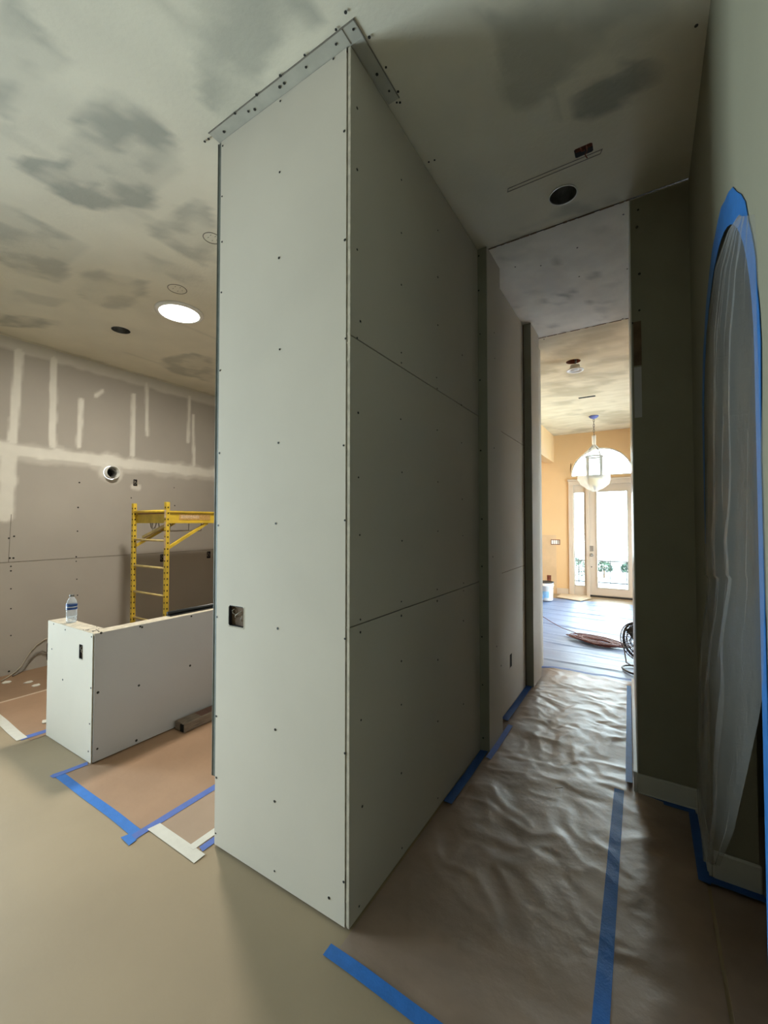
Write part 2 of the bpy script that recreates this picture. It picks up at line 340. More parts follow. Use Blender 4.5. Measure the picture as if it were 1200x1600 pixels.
# left wall of the kitchen, with compound strokes over the joints
XL = -5.88
def lw(x, y): p = pX(x, y, XL); return (p.y, p.z)
STR = [((30, 550), (20, 688), .042), ((84, 562), (82, 696), .036), ((127, 625), (123, 698), .027), ((150, 618), (160, 611), .025), ((209, 618), (207, 711), .03),
       ((229, 600), (230, 680), .022), ((296, 620), (294, 690), .025), ((302, 650), (303, 726), .025)]
def lw_mask(u, v):
    m = np.zeros(np.shape(u))
    for a, b, wd in STR: m = np.maximum(m, .92*seg_mask(u, v, lw(*a), lw(*b), wd, .014, .007))
    m = np.maximum(m, np.clip(1.0*seg_mask(u, v, (-2, 2.46), (6, 2.43), .068, .03, .03), 0, .95))
    m = np.maximum(m, np.where(v < 2.45, .92*seg_mask(u, v, (1.69, 2.44), (1.66, 1.72), .07, .03, .02), 0))
    m = np.maximum(m, .55*np.clip((v-3.52-(fbm(u*5, v*5, 2)-.5)*.05)/.03, 0, 1))
    m = np.maximum(m, .7*seg_mask(u, v, (3.0, 2.135), (3.06, 2.13), .045, .02)); m = np.maximum(m, .6*seg_mask(u, v, (2.70, 2.30), (2.73, 2.30), .13, .04))
    m = np.maximum(m, .4*seg_mask(u, v, (-2, 2.44), (6, 2.42), .11, .04, .04))
    return m
lhole = [(2.71, 2.295, .085, .085, 1), (3.02, 2.19, .028, .045, 0), (3.41, 1.14, .035, .055, 0), (4.16, 1.138, .035, .055, 0), (2.12, .16, .06, .11, 0)]
wall_left = sheet('wall_left', M_leftw, lambda u, v: (XL, u, v), (.95, 5.0), (0, H), .022, lhole, lw_mask, 'mud')
sm = MB()
for a, b in (((-2, 1.219), (4.98, 1.219)), ((1.70, 1.22), (1.715, 1.74))): sm.bar((XL+.001, a[0], a[1]), (XL+.001, b[0], b[1]), .003, .006, up=(0, 0, 1)) if a[1] == b[1] else sm.bar((XL+.001, a[0], a[1]), (XL+.001, b[0], b[1]), .004, .004)
sm.build('joint', M_hose2, wall_left)
def screws(pts, ax, d, parent, r=.0045):
    b = MB()
    for p in pts:
        e = Vector((0, 0, 0)); e[ax] = d*.0015; q = Vector(p); u = Vector((0, 0, 1)) if ax != 2 else Vector((0, 1, 0)); v = e.normalized().cross(u)
        rr = r*random.uniform(.8, 1.2); n = 7
        ring = [q+(u*cos(2*pi*k/n)+v*sin(2*pi*k/n))*rr for k in range(n)]
        b.prism(ring, e)
    return b.build('screws', M_screw, parent, kind='stuff')
pts = [pX(x, y, XL) for x, y in [(124, 754), (122, 793), (121, 830), (119, 870), (119, 877), (14, 841), (22, 838), (15, 872), (21, 872), (17, 885), (205, 778), (273, 790), (272, 762), (17, 892), (17, 920), (17, 951), (17, 993), (14, 1049), (120, 905), (121, 930)]]
screws(pts, 0, 1, wall_left, .009)

# kitchen end wall, rear wall with its glass doors, side walls
sbox('wall_end', (XL, 4.995, 0), (-1.03, 5.12, H), M_board)
XR = .24
sbox('wall_rear', (XL-.1, -4.6, 0), (XR+.16, -4.5, H), mat('rear_wall_dark', (.10, .085, .065), .8, .2, 3))  # unseen wall, coloured dark to cut bounce light into the passage
WY0, WY1 = -1.5, .70
MB().box((XL-.1, -4.5, 0), (XL, WY0, H)).box((XL-.1, WY1, 0), (XL, .95, H)).box((XL-.1, WY0, 2.5), (XL, WY1, H)).build('wall_window_side', M_leftw, kind='structure')
win = MB()
for y in np.linspace(WY0, WY1, 3): win.box((XL-.08, y-.03, 0), (XL-.02, y+.03, 2.5))
win.box((XL-.08, WY0, 0), (XL-.02, WY1, .06)).box((XL-.08, WY0, 2.44), (XL-.02, WY1, 2.5))
winr = win.build('window_1', M_trim, kind='structure')
for k in range(2): MB().box((XL-.053, WY0+.03+1.1*k, .06), (XL-.047, WY0+1.07+1.1*k, 2.44)).build('pane', M_glass, winr)

# central partition: framing core, boards, corner beads
XC, Y0 = -1.035, 1.385
wc = MB().box((-1.875, 1.402, .0), (-1.052, 4.99, H)).box((-1.052, 1.41, .012), (-1.0496, 4.99, H)).build('wall_center', M_core, kind='structure')
FX0, FX1 = -1.888, -1.0555
ob = (-1.735, 1.182, .058, .052)
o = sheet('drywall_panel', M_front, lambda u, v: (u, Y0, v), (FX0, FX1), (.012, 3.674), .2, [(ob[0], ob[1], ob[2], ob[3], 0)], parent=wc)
MB().box((FX1-.0005, Y0+.0002, .012), (FX1, Y0+.013, 3.655)).box((FX0, Y0+.0002, .012), (FX0+.0005, Y0+.013, 3.655)).build('board_edge', M_edge, wc)
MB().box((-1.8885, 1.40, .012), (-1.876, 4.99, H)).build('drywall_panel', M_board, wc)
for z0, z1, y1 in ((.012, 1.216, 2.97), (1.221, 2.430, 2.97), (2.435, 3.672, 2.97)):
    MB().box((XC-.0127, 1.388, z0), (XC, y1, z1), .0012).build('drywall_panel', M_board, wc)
MB().box((XC-.0127, 1.3862, .02), (XC+.0006, 1.3885, 3.67)).build('board_edge', M_edge, wc)
MB().box((-1.0553, 1.3990, .01), (-1.0478, 1.4015, 3.66)).build('corner_gap', M_dark, wc)
# ragged bits at the corner
cb = MB()
for z in (2.44, 2.33, 1.22, .12, 2.40):
    p = Vector((XC-.006, 1.384, z)); cb.add([p+Vector((-.009, 0, 0)), p+Vector((.008, 0, .012)), p+Vector((.006, 0, -.02)), p+Vector((0, .004, -.004))], [(0, 1, 2), (0, 1, 3), (1, 2, 3), (0, 2, 3)])
cb.build('torn_paper', M_edge, wc, kind='stuff')
# corner bead on the left edge, drywall trim on the ceiling
MB().box((-1.912, 1.386, .35), (-1.887, 1.390, 3.67)).box((-1.915, 1.386, .35), (-1.911, 1.42, 3.67)).box((-1.9128, 1.383, .35), (-1.9095, 1.387, 3.67)).build('corner_bead', M_steel, wc, label='galvanised metal bead')
MB().box((-1.905, 1.322, H-.004), (-.972, Y0+.012, H-.0015)).build('trim_flange', M_flange, wc)
MB().box((-1.032, Y0+.004, H-.0045), (-.974, 1.69, H-.002)).build('trim_flange', M_flange, wc)
MB().box((-1.905, 1.3185, H-.0055), (-.970, 1.3225, H-.001)).box((-.974, 1.32, H-.0055), (-.970, 1.69, H-.001)).box((-1.034, 1.322, H-.006), (-1.031, 1.385, H-.003)).build('flange_lip', M_hose2, wc)
fr = [(437, 269), (436, 403), (437, 546), (435, 692), (431, 818), (434, 982), (430, 1140), (429, 1252), (429, 1361), (521, 92), (438, 158), (538, 205), (539, 375), (540, 529), (537, 696), (539, 813), (539, 998), (539, 1177), (537, 1378), (348, 228), (347, 307), (347, 378), (346, 457), (344, 579), (343, 708), (341, 821), (339, 964), (338, 1119), (338, 1215), (337, 1302), (514, 1403)]
screws([pY(x, y, Y0-.0005) for x, y in fr], 1, -1, wc, .0052)
rf = [(560, 83), (558, 169), (558, 265), (558, 390), (563, 502), (558, 528), (559.6, 645), (560, 746), (562, 836), (627, 281), (627, 364), (627, 445), (627, 551), (627, 567), (626, 655), (628, 738), (628, 845), (684, 360), (684, 433), (684, 508), (682, 590), (683, 607), (683, 672), (684, 753), (684, 830), (722, 555), (721, 633), (721, 692), (722, 780), (723, 837),
      (563, 968), (563, 988), (564, 1125), (566, 1260), (561, 1416), (627, 940), (627, 962), (627, 1033), (627, 1101), (627, 1208), (628, 1325), (683, 921), (683, 939), (684, 1031), (684, 1127), (684, 1247), (724, 911), (724, 923), (724, 970), (724, 1100)]
screws([pX(x, y, XC+.0005) for x, y in rf], 0, 1, wc, .0052)
ce = [(540, 19), (525, 46), (476, 86), (438, 118), (401, 148), (367, 177), (326, 217), (320, 221), (577, 58), (603, 105), (622, 143), (625, 160), (620, 160), (552, 46), (525, 69), (478, 105), (444, 130), (437, 136), (388, 174), (398, 171), (350, 206), (589, 116), (608, 142), (679, 250), (670, 253)]
screws([pz(x, y, H-.0055) for x, y in ce], 2, -1, wc, .006)
# pilasters and second bay
XP = -.965
def ypil(px_, X): return pX(px_, 900, X).y
P1a, P1b, P2a, P2b = 2.972, ypil(784, XP), ypil(822, XC), ypil(845, XP)
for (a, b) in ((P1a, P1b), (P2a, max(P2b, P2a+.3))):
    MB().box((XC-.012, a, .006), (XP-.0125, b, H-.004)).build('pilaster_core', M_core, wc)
    MB().box((XC-.001, a-.0127, .008), (XP-.0015, a, H-.006)).build('drywall_panel', M_board3, wc, label='front board of a shallow pilaster, shade put into its colour')
    MB().box((XP-.0127, a-.0115, .008), (XP, b, H-.004), .001).build('drywall_panel', M_board, wc)
MB().box((XC-.03, 2.96, 0), (XC-.0135, 2.99, H)).build('shadow_gap', M_dark, wc)
for z0, z1 in ((.012, 1.216), (1.221, 2.430), (2.435, 3.672)):
    MB().box((XC-.0227, P1b-.02, z0), (XC-.01, P2a-.014, z1), .001).build('drywall_panel', M_board, wc)
screws([pX(x, y, XP+.0005) for x, y in [(772, 520), (773, 560), (770, 870), (776, 1010), (784-1, 1040), (772, 700)]]+[], 0, 1, wc, .006)
screws([pY(x, y, P1a-.0135) for x, y in [(748, 400), (748, 454), (750, 522), (750, 594), (751, 704), (753, 811), (753, 885), (753, 995), (754, 1070), (755, 1153), (821, 595), (822, 760)][:10]], 1, -1, wc, .006)

# right side: arched opening wall, end wall
AY, AA, SP, RISE = 1.92, .57, 2.08, .60
def arch(t, e=0): return (AY+(AA+e)*cos(t), SP+(RISE+e)*sin(t))
n = 28; pr = [arch(pi*k/n) for k in range(n+1)]     # from far (Y=2.49) to near (1.32)
vs = []; fs = []
for X in (XR, XR+.165):
    for (y, z) in pr: vs += [(X, y, z), (X, y, H)]
m2 = 2*(n+1)
for k in range(n):
    for q in (0, m2): fs.append((q+2*k, q+2*k+2, q+2*k+3, q+2*k+1))
    fs.append((2*k, 2*k+2, m2+2*k+2, m2+2*k))
wr = MB().add(vs, fs).box((XR, 2.49, 0), (XR+.165, 3.15, H)).box((XR, -4.55, 0), (XR+.165, AY-AA, H)).build('wall_right', M_rwall, kind='structure')
# end wall beside the passage; its side is skewed to catch foyer light
he = MB()
a0, a1, b0, b1 = (-.062, 3.02), (-.118, 4.8), (XR, 3.02), (XR+.6, 4.8)
he.add([(a0[0], a0[1], 0), (b0[0], b0[1], 0), (b1[0], b1[1], 0), (a1[0], a1[1], 0), (a0[0], a0[1], H), (b0[0], b0[1], H), (b1[0], b1[1], H), (a1[0], a1[1], H)], [(0, 1, 5, 4), (1, 2, 6, 5), (2, 3, 7, 6), (3, 0, 4, 7)])
wp = he.build('wall_passage', M_endw, kind='structure')
MB().add([(-.066, 3.016, 0.02), (-.060, 3.014, .02), (-.060, 3.014, H), (-.066, 3.016, H), (-.122, 4.8, .02), (-.122, 4.8, H)], [(0, 1, 2, 3), (0, 3, 5, 4)]).build('lit_corner', M_ring, wp)  # light caught along the corner, put into a white strip
sbox('wall_foyer_near', (-.118, 4.8, 0), (1.7, 4.93, H), M_foyer)
# dark opening exposed in the end wall
MB().box((-.052, 3.0165, 2.625), (-.010, 3.019, 2.90)).build('cut_out', M_core, wp, label='dark brown cut-out showing the framing')
MB().box((-.052, 3.0165, 2.30), (-.012, 3.019, 2.615)).build('patch', M_board2, wp)
screws([pY(x, y, 3.0185) for x, y in [(997, 328), (995, 355), (999, 428), (999, 485), (988, 505)]], 1, -1, wp, .007)
screws([pY(x, y, 3.0185) for x, y in [(1096, 976), (1095, 972)]], 1, -1, wp, .013)
# closed, unlit room beyond the arch
dk = MB().box((XR+.165, -.2, 0), (2.6, -.1, H)).box((2.5, -.1, 0), (2.6, 3.2, H)).box((XR+.17, 3.15, 0), (2.5, 3.25, H)).box((XR+.17, -.1, 3.0), (2.5, 3.15, 3.1)).build('wall_dark_room', M_endw, kind='structure')

# foyer
fw_ = MB()
DY = 10.38
AX, AR, AZ = -.83, .625, 2.69     # arched transom
DX0, DX1 = -1.44, -.10            # door unit opening
fw_.box((-3.6, DY, 0), (DX0, DY+.14, 3.0)).box((DX1, DY, 0), (1.7, DY+.14, 3.0)).box((-3.6, DY, 3.42), (1.7, DY+.14, H)).box((-3.6, DY, 3.0), (AX-AR, DY+.14, 3.42)).box((AX+AR, DY, 3.0), (1.7, DY+.14, 3.42)).box((DX0, DY, 2.50), (DX1, DY+.14, AZ))
vs = []; fs = []; n = 32
for Y in (DY, DY+.14):
    for k in range(n+1):
        t = pi*k/n; x = AX+AR*cos(t); vs += [(x, Y, AZ+AR*sin(t)), (x, Y, 3.42)]
m2 = 2*(n+1)
for k in range(n):
    for q in (0, m2): fs.append((q+2*k, q+2*k+2, q+2*k+3, q+2*k+1))
    fs.append((2*k, 2*k+2, m2+2*k+2, m2+2*k))
fw_.add(vs, fs)
wfoy = fw_.build('wall_foyer', M_foyer, kind='structure')
sbox('wall_foyer_left', (-3.7, 5.1, 0), (-3.6, DY+.1, H), M_foyer)
MB().box((1.6, 4.9, 0), (1.7, 6.4, H)).box((1.6, 9.4, 0), (1.7, DY+.1, H)).box((1.6, 6.4, 0), (1.7, 9.4, .4)).box((1.6, 6.4, 2.7), (1.7, 9.4, H)).build('wall_foyer_right', M_foyer, kind='structure')
w4 = MB()  # unseen window, added to bring more daylight into foyer and passage
for y in (6.42, 7.4, 8.4, 9.38): w4.box((1.63, y-.03, .9), (1.68, y+.03, 2.7))
w4 = w4.box((1.63, 6.4, .9), (1.68, 9.4, .95)).box((1.63, 6.4, 2.65), (1.68, 9.4, 2.7)).build('added_window', M_trim, kind='structure')
for y in (6.45, 7.43, 8.43): MB().box((1.652, y, .95), (1.657, y+.92, 2.65)).build('pane', M_glass, w4)  # panes of the added, unseen window
sbox('wall_foyer_rear', (-3.6, 5.12, 0), (-1.05, 5.2, H), M_foyer)
sbox('trim_header', (-2.0, 5.2, 3.05), (-1.81, DY, H-.002), M_foyer)
# paler repaired area on the foyer wall
MB().box((-2.9, DY-.004, .0), (-1.776, DY-.001, 1.36)).build('patch', mat('foyer_patch', (.62, .44, .26), .8, .1, 4), wfoy)
MB().box((-1.77, DY-.02, 0), (-1.52, DY-.001, .14), .004).build('baseboard_foyer', M_door, kind='structure')
# door unit
fr_ = MB().box((-1.50, DY-.03, 0), (-1.40, DY+.02, 2.499)).box((-1.50, DY-.03, 2.50), (-.02, DY+.02, 2.62)).box((-.10, DY-.03, 0), (-.02, DY+.02, 2.499)).box((-1.145, DY-.012, 0), (-1.078, DY+.10, 2.498)).box((-1.44, DY+.02, 0), (-1.145, DY+.12, .055)).box((-1.078, DY+.082, 0), (-.1, DY+.12, .055)).box((-1.44, DY+.02, 2.43), (-.10, DY+.1, 2.5)).box((-1.52, DY-.05, 2.585), (0, DY-.01, 2.635), .006)
dfr = fr_.build('trim_1', M_door, kind='structure')
def leaf(name, x0, x1, g, z0, z1, m):
    gx0, gx1, gz0, gz1 = g
    b = MB().box((x0, DY+.03, z0), (gx0, DY+.075, z1)).box((gx1, DY+.03, z0), (x1, DY+.075, z1)).box((gx0, DY+.03, z0), (gx1, DY+.075, gz0)).box((gx0, DY+.03, gz1), (gx1, DY+.075, z1))
    o = b.build(name, m, kind='structure')
    s = .022; MB().box((gx0-s, DY+.018, gz0-s), (gx0, DY+.03, gz1+s)).box((gx1, DY+.018, gz0-s), (gx1+s, DY+.03, gz1+s)).box((gx0, DY+.018, gz0-s), (gx1, DY+.03, gz0)).box((gx0, DY+.018, gz1), (gx1, DY+.03, gz1+s)).build('glass_bead', M_hose, o)
    MB().box((gx0, DY+.05, gz0), (gx1, DY+.054, gz1)).build('pane', M_glass, o); return o
sl = leaf('window_2', -1.44, -1.135, (-1.385, -1.19, .235, 2.325), .05, 2.43, M_door)
dr = leaf('door_1', -1.085, -.10, (-.925, -.345, .215, 2.33), .05, 2.43, M_door)
MB().box((-1.09, DY+.0, 0), (-.10, DY+.08, .03)).build('threshold', M_bronze, dr)
MB().box((-1.085, DY+.012, 1.01), (-1.005, DY+.03, 1.13), .005).build('keypad_lock', M_chrome, dr)
MB().lathe((-1.045, DY+.03, .925), [(.035, 0), (.035, -.012), (.018, -.02), (.018, -.045), (.03, -.06), (.03, -.075), (.012, -.085)], 20, 'y').build('door_knob', M_chrome, dr)
MB().lathe((-1.045, DY+.03, .66), [(.012, 0), (.012, -.01)], 12, 'y').build('lock_bore', M_dark, dr)
# arched transom: frame and pane
b = MB(); ring = [(AX+(AR-.012)*cos(pi*k/24), DY+.06, AZ+(AR-.012)*sin(pi*k/24)) for k in range(25)]
b.tube(ring, .018, 6); b.bar((AX-AR, DY+.06, AZ+.012), (AX+AR, DY+.06, AZ+.012), .03)
aw = b.build('window_3', M_ring, kind='structure')
MB().prism([(AX+(AR-.01)*cos(pi*k/24), DY+.06, AZ+(AR-.01)*sin(pi*k/24)) for k in range(25)], (0, .004, 0)).build('pane', M_glass, aw)

# baseboards right
b = MB().box((-.068, 3.000, .0), (XR-.002, 3.019, .125), .004).box((-.064, 2.994, 0), (XR-.002, 3.002, .022), .003)
b.build('baseboard_passage', M_trim, kind='structure')
MB().box((XR-.0, 2.47, 0), (XR+.172, 2.4895, .135), .006).build('baseboard_arch', M_trim, kind='structure')
MB().box((XR-.018, 2.50, 0), (XR-.0005, 2.995, .125), .004).build('baseboard_right', M_trim, kind='structure')
MB().prism([(-.085, 3.03, .0), (-.066, 3.03, 0), (-.122, 4.8, 0), (-.141, 4.8, 0)], (0, 0, .12)).build('baseboard_hall', M_ring, kind='structure')

# knee wall (L shaped)
kw = MB().box((-3.952, 1.41, .004), (-3.235, 1.497, .868)).box((-3.317, 1.41, .004), (-3.235, 3.6, .868)).build('knee_wall', M_core)
tag(kw, 'low L-shaped drywall-clad half wall left of the tall pillar', 'half wall')
KZ = .885
khole = (-3.408, .733, .029, .052)
sheet('drywall_panel', M_front, lambda u, v: (u, 1.395, v), (-3.965, -3.2365), (.004, KZ), .2, [(khole[0], khole[1], khole[2], khole[3], 0)], parent=kw)
MB().box((-3.2365-.0006, 1.3952, .004), (-3.2365, 1.408, KZ)).box((-3.965, 1.3952, .004), (-3.9644, 1.51, KZ)).build('board_edge', M_edge, kw)
MB().box((-3.2335, 1.402, .010), (-3.221, 3.6, KZ), .001).build('drywall_panel', M_board2, kw)
MB().box((-3.2365, 1.404, .0), (-3.2335, 1.408, KZ)).build('corner_gap', M_dark, kw)
MB().box((-3.965, 1.497, .004), (-3.33, 1.51, KZ-.002)).box((-3.33, 1.497, .004), (-3.317, 3.6, KZ-.002)).build('drywall_panel', M_board, kw)
MB().box((-3.964, 1.397, KZ-.012), (-3.34, 1.509, KZ+.001), .001).build('cap_strip', M_edge, kw)
MB().box((-3.338, 1.397, KZ-.012), (-3.2225, 3.6, KZ+.001), .001).build('cap_strip', M_edge, kw)
tp = MB()
for k in range(14):
    x = random.uniform(-3.42, -3.24); y = random.uniform(1.40, 1.50); a = random.uniform(0, pi); l = random.uniform(.01, .04)
    tp.bar((x, y, KZ+.002), (x+l*cos(a), y+.3*l*sin(a), KZ+.004), .004, .003)
tp.build('torn_paper', M_hose2, kw, kind='stuff')
screws([pY(x, y, 1.3945) for x, y in [(84, 975), (102, 984), (81, 1014), (98, 1062), (143, 995), (142, 1075), (140, 1131), (138, 1174)]], 1, -1, kw, .006)
screws([pX(x, y, -3.2205) for x, y in [(158, 989), (219, 979), (222, 980), (299, 963), (297, 1040), (217, 1071), (153, 1082), (213, 1157), (152, 1170)]], 0, 1, kw, .008)

# ============================================================ OBJECTS
def elec_box(name, label, c, axis, hw, hh, depth, mirror=1, cat='electrical box', twin=False):
    """recessed box behind a rectangular cut-out; axis = normal axis (0:+X facing, 1:-Y facing)"""
    r = empty(name, label, cat, c); cx, cy, cz = c; g = .004
    def B(u0, u1, d0, d1, z0, z1):
        if axis == 1: return ((cx+u0, cy+d0, cz+z0), (cx+u1, cy+d1, cz+z1))
        return ((cx-d0, cy+u0, cz+z0), (cx-d1, cy+u1, cz+z1))
    b = MB().box(*B(-hw-.003, -hw+g, .002, depth, -hh, hh)).box(*B(hw-g, hw+.003, .002, depth, -hh, hh)).box(*B(-hw, hw, .002, depth, -hh-.003, -hh+g)).box(*B(-hw, hw, .002, depth, hh-g, hh+.003)).box(*B(-hw, hw, depth, depth+.004, -hh, hh))
    b.build('box_shell', M_boxin, r)
    e = MB().box(*B(-hw, hw, -.0008, .002, -hh-.004, -hh+.002)).box(*B(hw-.002, hw+.004, -.0008, .002, -hh, hh)); e.build('cut_edge', M_edge, r)
    wv = MB()
    for k in range(3):
        pts = []
        for j in range(7):
            t = j/6; u = hw*.6*sin(3*t+k*2); z = hh*(.7-1.3*t); d = depth*(.35+.3*cos(5*t+k)); q = B(u, u, d, d, z, z)[0]; pts.append(q)
        wv.tube(pts, .0022, 5)
    wv.build('wires', M_cap if k % 2 else M_hose, r)
    return r
elec_box('electrical_box', 'square open electrical box cut into the tall pillar front', (ob[0], Y0, ob[1]), 1, ob[2], ob[3], .07)
elec_box('electrical_box', 'narrow outlet box in the end of the low half wall', (khole[0], 1.395, khole[1]), 1, khole[2], khole[3], .05)
elec_box('electrical_box', 'small open box high on left wall above scaffold, with white patch', (XL, 3.02, 2.19), 0, .028, .045, .05)
elec_box('electrical_box', 'dark outlet opening on left wall seen just left of scaffold post', (XL, 3.41, 1.14), 0, .035, .055, .05)
elec_box('electrical_box', 'dark outlet opening on left wall beside the pillar edge', (XL, 4.16, 1.138), 0, .035, .055, .05)
elec_box('electrical_box', 'low open wall box near the floor behind the half wall', (XL, 2.12, .16), 0, .06, .11, .06)
r = empty('electrical_box', 'dark outlet slot low in the second bay of the passage wall', 'electrical box', (XC-.009, 0, 0))
p = pX(798, 1032, XC-.009); r.location = p
MB().box((p.x-.001, p.y-.03, p.z-.055), (p.x+.002, p.y+.03, p.z+.055)).build('box_shell', M_dark, r)
MB().box((p.x, p.y-.036, p.z-.061), (p.x+.0015, p.y-.03, p.z+.061)).box((p.x, p.y+.03, p.z-.061), (p.x+.0015, p.y+.036, p.z+.061)).build('cut_edge', M_edge, r)
# foyer switch bank and outlet
p = pY(868, 847, DY-.004); r = empty('light_switch', 'four-gang switch bank without its cover on the foyer wall', 'light switch', p)
MB().box((p.x-.10, DY-.012, p.z-.06), (p.x+.10, DY-.004, p.z+.06)).build('box_shell', M_wood2, r)
for k in range(4): MB().box((p.x-.088+.046*k, DY-.02, p.z-.045), (p.x-.05+.046*k, DY-.012, p.z+.045), .003).build('rocker', M_ring if k < 3 else M_hose, r)
p = pY(858, 903, DY-.004); r = empty('electrical_box', 'dark outlet opening low on the foyer wall above the bucket', 'electrical box', p)
MB().box((p.x-.045, DY-.008, p.z-.065), (p.x+.045, DY-.004, p.z+.065)).box((p.x-.02, DY-.014, p.z-.04), (p.x+.02, DY-.008, p.z+.04), .003).build('box_shell', M_wood2, r)

# ceiling fixtures
r = empty('ceiling_light', 'glowing round flush ceiling light in the kitchen', 'ceiling light', (-3.79, 2.335, H))
MB().lathe((-3.79, 2.335, H), [(.215, -.001), (.215, -.010), (.195, -.020), (.178, -.020), (.178, -.001)], 48).build('trim_ring', M_ring, r)
MB().lathe((-3.79, 2.335, H), [(.177, -.012), (.177, -.018)], 48).build('diffuser', M_ledglow, r)
def can(name, label, x, y, rad, col, rim=True):
    r = empty(name, label, 'ceiling light hole', (x, y, H))
    MB().lathe((x, y, H), [(rad-.001, 0), (rad-.001, .14), (.001, .14)], 32, caps=False).build('can', col, r)
    MB().tube([(x+.03*cos(a), y+.03*sin(a)+.01, H+.10) for a in np.linspace(0, 5, 10)], .004, 5).build('wires', M_hose, r)
    if rim: MB().lathe((x, y, H), [(rad, -.001), (rad, -.005), (rad-.006, -.005), (rad-.006, -.001)], 40, caps=False).build('trim_ring', M_ring, r)
    return r
can('recessed_can', 'open recessed can with thin white rim beside the passage joint', -.41, 2.745, .083, M_can)
can('recessed_can', 'open recessed can near the kitchen left wall, left of lit light', -4.675, 2.23, .088, M_can, False)
x, y = -.752, 5.70
r = empty('dangling_downlight', 'downlight hanging loose below its hole in the foyer ceiling', 'ceiling light', (x, y, H))
MB().lathe((x, y, H), [(.084, 0), (.084, .12), (.001, .12)], 28, caps=False).build('can', M_wood2, r)
MB().lathe((x+.02, y-.02, H-.11), [(.055, .05), (.06, 0), (.10, -.01), (.10, -.018), (.08, -.02), (.07, -.005), (.045, .0)], 32).build('trim_ring', M_ring, r)
MB().lathe((x+.02, y-.02, H-.11), [(.05, -.006), (.05, -.012)], 24).build('lens', M_cap, r)
MB().tube([(x+.01, y, H+.1), (x+.03, y, H), (x+.02, y-.02, H-.06)], .012, 8).build('cable', M_can, r)
r = empty('ceiling_slot', 'narrow dark slot cut in the foyer ceiling before the lantern', 'ceiling opening', (-.785, 7.44, H))
MB().box((-.91, 7.401, H+.001), (-.66, 7.479, H+.06)).build('slot_void', M_dark, r)
r = empty('ceiling_opening', 'small ragged hole with reddish wood and loose wire in the ceiling', 'ceiling opening', (-.262, 2.472, H))
MB().box((-.307, 2.44, H+.03), (-.217, 2.504, H+.07)).build('joist', M_wood2, r)
MB().tube([(-.25, 2.48, H+.03), (-.245, 2.475, H-.005), (-.255, 2.47, H-.03), (-.245, 2.48, H-.045)], .003, 6).tube([(-.28, 2.47, H+.03), (-.27, 2.46, H-.01), (-.255, 2.465, H-.006)], .004, 6).build('wires', M_wood2, r)
# outline of a taped strip on the ceiling
b = MB(); p0 = pz(793, 300, H); p1 = pz(938, 240, H); ww = Vector((.012, -.028, 0))
for a_, b_ in ((p0, p1), (p0+ww*.9, p1+ww*.9), (p0, p0+ww), (p1, p1+ww)): b.bar(a_-Vector((0, 0, .001)), b_-Vector((0, 0, .001)), .004, .002)
b.build('score_line', M_hose2, ceiling)
def ring_cut(x, y, rad, label):
    b = MB().tube([(x+rad*cos(a), y+rad*sin(a), H-.001) for a in np.linspace(0, 2*pi, 29)[:-1]], .003, 4, closed=True)
    for k in range(5): a = 1.3*k; b.tube([(x+rad*.5*cos(a), y+rad*.5*sin(a), H-.001), (x+rad*.5*cos(a)+.012, y+rad*.5*sin(a), H-.001)], .002, 4)
    b.build('patch_outline', M_hose2, ceiling)
ring_cut(-3.43, 2.09, .075, ''); ring_cut(-2.60, 1.84, .06, '')
screws([pz(x, y, H-.003) for x, y in [(1088, 40), (996, 350), (987, 363), (974, 335), (845, 415), (902, 387), (805, 447-30), (905, 432), (980, 420), (973, 498), (850, 530)]], 2, -1, ceiling, .007)

# wall duct in the left wall
r = empty('wall_duct', 'round white duct collar sticking out high on left wall', 'duct', (XL, 2.71, 2.295))
MB().lathe((XL, 2.71, 2.295), [(.083, -.25), (.083, .07), (.075, .07), (.075, -.25)], 36, 'x', caps=False).build('collar', M_ring, r)
MB().lathe((XL, 2.71, 2.295), [(.001, -.10), (.074, -.10)], 24, 'x', caps=False).build('duct_inside', M_dark, r)
MB().lathe((XL, 2.71, 2.295), [(.060, -.09), (.060, .03), (.056, .03), (.056, -.09)], 24, 'x', caps=False).build('inner_sleeve', M_can, r)

# scaffold
SX0, SX1, SY0, SY1, SH = -5.37, -4.66, 2.75, 4.62, 1.885
sc = empty('scaffold', 'yellow steel baker scaffold standing against the left wall', 'scaffold', (-5.0, 3.68, 0))
def post(x, y):
    b = MB(); b.bar((x, y, .12), (x, y, SH), .042, .042)
    q = b.build('post', M_yellow, sc)
    hb = MB()
    for k in range(24): z = .25+k*.068; s = 1; hb.box((x-.008, y-.0225, z), (x+.008, y-.020, z+.018)); hb.box((x+.020, y-.007, z), (x+.0225, y+.007, z+.018))
    hb.build('pin_holes', M_dark, q, kind='stuff')
    if y < 3 and x > -5:
        for z, h in ((1.70, .10), (1.60, .06), (1.36, .12), (1.50, .05), (1.22, .05)): MB().box((x-.017, y-.0235, z), (x+.017, y-.0215, z+h)).build('sticker', M_sticker, q)
    MB().lathe((x, y, 0), [(.02, .12), (.02, .10), (.045, .09)], 12).build('caster_stem', M_chrome, q)
    MB().lathe((x, y, .05), [(.02, -.02), (.05, -.018), (.05, .018), (.02, .02)], 20, 'y').build('caster_wheel', M_black, q)
    return q
for x in (SX0, SX1):
    for y in (SY0, SY1): post(x, y)
for y in (SY0, SY1):
    for k in range(6):
        z = 1.44-.317*k+.0
        if z > .1: MB().tube([(SX0, y, z), (SX1, y, z)], .013, 8).build('rung', M_yellow2, sc)
    MB().tube([(SX0, y, 1.78), (SX1, y, 1.78)], .018, 8).build('rung', M_yellow, sc)
PZ = 1.70
